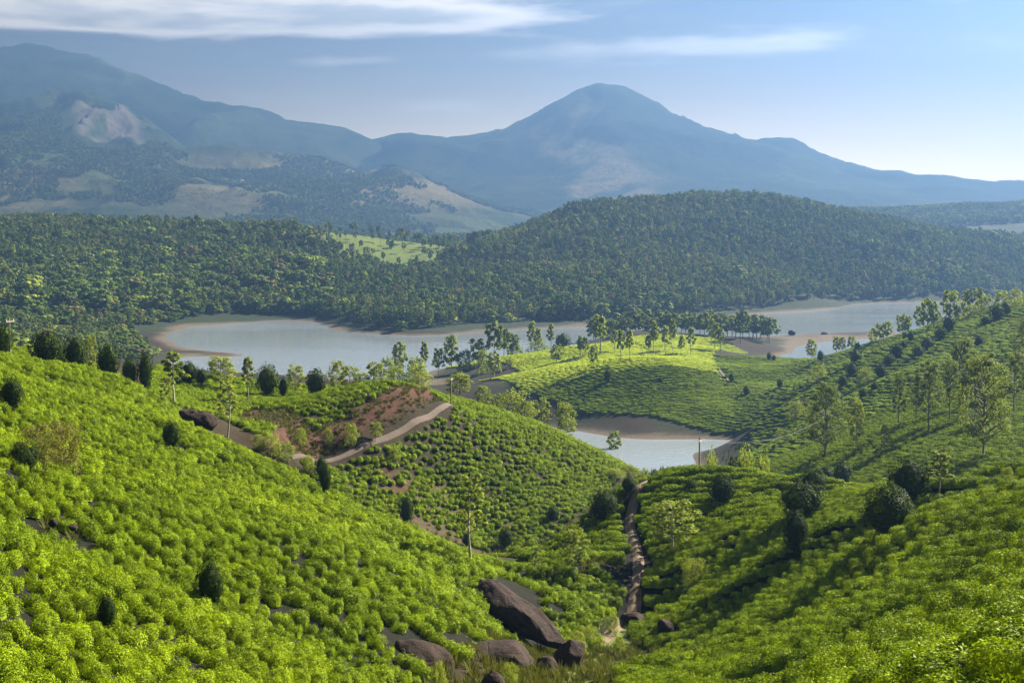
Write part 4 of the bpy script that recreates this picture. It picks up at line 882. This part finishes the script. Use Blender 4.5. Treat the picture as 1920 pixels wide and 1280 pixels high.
# ------------------------------------------------------------------ poles and wires
def metal_material():
    m, t, b, o = principled('cable'); b.inputs['Base Color'].default_value = (.10, .10, .10, 1); b.inputs['Roughness'].default_value = .5; return m
M_CABLE = metal_material()
def ceramic():
    m, t, b, o = principled('insulator'); b.inputs['Base Color'].default_value = (.6, .57, .5, 1); b.inputs['Roughness'].default_value = .3; return m
M_CER = ceramic()
def box(c, h):
    c, h = np.array(c), np.array(h); v = np.array([(x, y, z) for z in (-1, 1) for y in (-1, 1) for x in (-1, 1)]) * h + c
    return v, np.array([(0, 2, 3, 1), (4, 5, 7, 6), (0, 1, 5, 4), (2, 6, 7, 3), (0, 4, 6, 2), (1, 3, 7, 5)])
def pole(px, top, d, lab, rz=0.0):
    x = (px - CX) / F * d; z = float(ground_z(x, d)); h = at(px, top, d)[2] - z
    e = obj('power_pole', None, loc=(x, d, z - .3), label=lab, cat='pole', group='power poles'); h += .3
    v, f = tube([(0, 0, 0), (0.02, 0, h * .5), (0, 0, h)], [.15, .125, .10], 10); obj('post', mesh('post', v, f, smooth=True, mats=[M_POLE]), e)
    v, f = box((0, -.12, h - .45), (.75, .06, .07)); obj('crossarm', mesh('crossarm', v, f, mats=[M_POLE]), e)
    out = []
    for sx in (-.65, .65):
        v, f = tube([(sx, -.12, h - .385), (sx, -.12, h - .33), (sx, -.12, h - .27), (sx, -.12, h - .2)], [.03, .075, .06, .02], 8); obj('insulator', mesh('insulator', v, f, smooth=True, mats=[M_CER]), e)
        out.append(np.array([x + math.cos(rz) * sx, d + math.sin(rz) * sx - .12, z - .3 + h - .2]))
    e.rotation_euler = (0, 0, rz); return out
def wire(a, b, sag, lab):
    t = np.linspace(0, 1, 40)[:, None]; p = a * (1 - t) + b * t; p[:, 2] -= sag * 4 * (t * (1 - t))[:, 0]
    v, f = tube(p, .010, 5); obj('power_line', mesh('power_line', v, f, smooth=True, mats=[M_CABLE]), label=lab, cat='wire', group='power lines')
pa = pole(15, 596, 178, 'bare timber power pole on the left ridge at the picture edge', 1.2)
pb = pole(845, 706, 227, 'dark power pole where the red track crosses the spur crest', 1.4)
pc = pole(1315, 820, 183, 'power pole with crossarm on the knoll crest before the pond', 1.2)
pd_ = pole(1556, 776, 268, 'power pole half hidden by the big leafy tree', 0.8)
for k, w_ in enumerate(('nearer', 'farther')):
    wire(pa[k], pb[k], 2.2, f'{w_} wire strung from the left edge pole to the spur pole'); wire(pb[k], pc[k], 2.0, f'{w_} wire strung from the spur pole to the knoll pole'); wire(pc[k], pd_[k], 2.2, f'{w_} wire strung from the knoll pole to the big tree')

# ------------------------------------------------------------------ wild growth
plant('among the boulders in the valley', 'shrubs in the valley bottom', [(1112,1172,1215,46,'shrub',None),(1150,1150,1190,30,'shrub',None),(1085,1180,1225,40,'shrub',None),(820,1235,1290,34,'shrub',72),(955,1240,1285,40,'shrub',78),(1165,1190,1225,26,'shrub',None),(1230,1178,1205,24,'shrub',None),(1055,1225,1255,24,'shrub',None)])
plant('growing on the red bank', 'shrubs on the red bank', [(505,812,850,40,'shrub',None),(530,826,864,36,'shrub',None),(655,792,834,30,'shrub',None),(702,788,828,28,'airy',None),(575,852,888,26,'shrub',None),(480,812,842,26,'shrub',None),(560,800,832,22,'shrub',None),(735,838,862,26,'shrub',None),(612,800,835,20,'shrub',None)])
def tuft_mesh(seed):
    R = np.random.default_rng(seed); n = 26; a = R.uniform(0, 6.28, n); r = R.uniform(0, .22, n); h = R.uniform(.25, .6, n); lean = R.uniform(.05, .35, n)
    b = np.stack([np.cos(a) * r, np.sin(a) * r, np.zeros(n)], 1); t = b + np.stack([np.cos(a) * lean, np.sin(a) * lean, h], 1); s_ = np.stack([-np.sin(a), np.cos(a), np.zeros(n)], 1) * .035
    v = np.stack([b - s_, b + s_, t], 1).reshape(-1, 3); return mesh('tuft', v, None, np.arange(3 * n).reshape(-1, 3), mats=[M_GRASS])
R = np.random.default_rng(99); GX_, GY_ = [], []
for poly, dens in (([(880, 88), (1060, 66), (1230, 92), (1300, 112), (1215, 124), (1080, 112)], 3.2), ([(640, 165), (720, 192), (900, 198), (1010, 202), (1060, 208), (1150, 232), (960, 165), (800, 150)], .9), ([(1090, 116), (1200, 114), (1215, 160), (1170, 160), (1150, 136), (1080, 136)], 1.4), ([(640, 62), (860, 84), (960, 96), (1060, 108), (1060, 80), (900, 60)], 3.0), (PATCH, 1.2), ([(540, 188), (840, 222), (840, 230), (540, 199)], 2.2),
                   ([(300, 120), (900, 150), (1300, 195), (1100, 210), (600, 180)], .25), ([(30, 110), (160, 98), (160, 72), (60, 74), (20, 95)], .6)):
    P = plan(poly); lo, hi = P.min(0), P.max(0); n = int((hi - lo).prod() * dens); x, y = R.uniform(lo[0], hi[0], n), R.uniform(lo[1], hi[1], n); k = in_plan(x, y, poly); x, y = x[k], y[k]
    k = (polydist(x, y, ROAD1)[0] > 1.2) & (polydist(x, y, ROAD2)[0] > 1.5); GX_.append(x[k]); GY_.append(y[k])
x, y = np.concatenate(GX_), np.concatenate(GY_); n = len(x); sc_ = R.uniform(.6, 1.5, n)
scatter('grass', x, y, ground_z(x, y) - .03, R.integers(0, 4, n), np.stack([sc_, sc_, sc_], 1), np.stack([R.normal(0, .1, n), R.normal(0, .1, n), R.uniform(0, 6.28, n)], 1), [tuft_mesh(i) for i in range(4)], 'rough grass tufts along the valley bottom and banks', 'grass')

# ------------------------------------------------------------------ far woods and houses on the mountainside
FAR = [whole('wood', v, 2)[0] for v in range(3)] + [whole('euc', v, 2)[0] for v in range(3)]
fx, fy, fz = [], [], []
def on_mountain(G, a, s_):
    A, S, Z, a0, s0, da, ds = G; fa, fs = (a - a0) / da, (s_ - s0) / ds; ia, is_ = np.clip(np.floor(fa).astype(int), 0, Z.shape[1] - 2), np.clip(np.floor(fs).astype(int), 0, Z.shape[0] - 2); ta, ts = fa - ia, fs - is_
    return (Z[is_, ia] * (1 - ta) + Z[is_, ia + 1] * ta) * (1 - ts) + (Z[is_ + 1, ia] * (1 - ta) + Z[is_ + 1, ia + 1] * ta) * ts
for G, n, d0, d1, sd in ((MT_FRONT, 90000, 2900, 5200, 1),):
    a = R.uniform(-.39, .39, n); d = np.sqrt(R.uniform(d0 ** 2, d1 ** 2, n)); k = (a > G[3]) & (a < G[3] + G[5] * (G[2].shape[1] - 1)); a, d = a[k], d[k]; z = on_mountain(G, a, np.log(d)); xx = a * d
    w_ = fbm(xx / 420, d / 420, 300 + sd, 4); c_ = fbm(xx / 90, d / 90, 310 + sd, 3); k = (z > 45) & (w_ + .35 * (c_ - .5) > .52) & ~((pxof(xx, d) > 125) & (pxof(xx, d) < 280) & (d > 4350) & (d < 5120)); fx.append(xx[k]); fy.append(d[k]); fz.append(z[k])
n = 9000; a = R.uniform(.2, .5, n); d = R.uniform(2200, 2750, n); fx.append(a * d); fy.append(d); fz.append(ground_z(a * d, d)); n = 5000; a = R.uniform(-.2, .08, n); d = R.uniform(1750, 2900, n); fx.append(a * d); fy.append(d); fz.append(ground_z(a * d, d))
x, y, z = np.concatenate(fx), np.concatenate(fy), np.concatenate(fz); n = len(x); hs = R.uniform(7, 12, n); ws = hs * R.uniform(.9, 1.3, n)
scatter('mountain_woods', x, y, z - .5, R.integers(0, 6, n), np.stack([ws, ws, hs], 1), np.stack([np.zeros(n), np.zeros(n), R.uniform(0, 6.28, n)], 1), FAR, 'hazy woods scattered over the far mountainsides', 'forest')
def plain(name, c, r=.8):
    m, t, b, o = principled(name); p = geo_pos(t); n_ = noise_tex(t, .5, 4, .6, p); t.links.new(mixrgb(t, n_, tuple(q * .85 for q in c), c), b.inputs['Base Color']); b.inputs['Roughness'].default_value = r; return m
M_WALL, M_ROOF, M_GLASS = plain('white_wall', (.8, .78, .74)), plain('pale_roof', (.62, .60, .57)), plain('dark_pane', (.05, .06, .07), .2)
for px, d, w_, lab in ((424, 4180, 8, 'small white house on the mountainside, leftmost of three'), (445, 4150, 13, 'long white house on the mountainside, middle of three'), (457, 4165, 7, 'small white house on the mountainside, rightmost of three')):
    a = (px - CX) / F; z = float(on_mountain(MT_FRONT, np.array(a), np.array(math.log(d)))); w_ *= .62; e = obj('white_house', None, loc=(a * d, d, z), label=lab, cat='house', group='white houses on the mountainside')
    v, f = box((0, 0, 2), (w_, 5, 5)); obj('wall', mesh('wall', v, f, mats=[M_WALL]), e)
    rv = np.array([(-w_ - .6, -5.8, 7), (w_ + .6, -5.8, 7), (w_ + .6, 5.8, 7), (-w_ - .6, 5.8, 7), (-w_ - .6, 0, 9.6), (w_ + .6, 0, 9.6)]); obj('roof', mesh('roof', rv, [(0, 1, 5, 4), (2, 3, 4, 5), (0, 3, 2, 1)], [(0, 4, 3), (1, 2, 5)], mats=[M_ROOF]), e)
    for q in np.linspace(-w_ * .6, w_ * .6, 3):
        v, f = box((q, -5.05, 4.2), (.9, .08, 1.1)); obj('window', mesh('window', v, f, mats=[M_GLASS]), e)
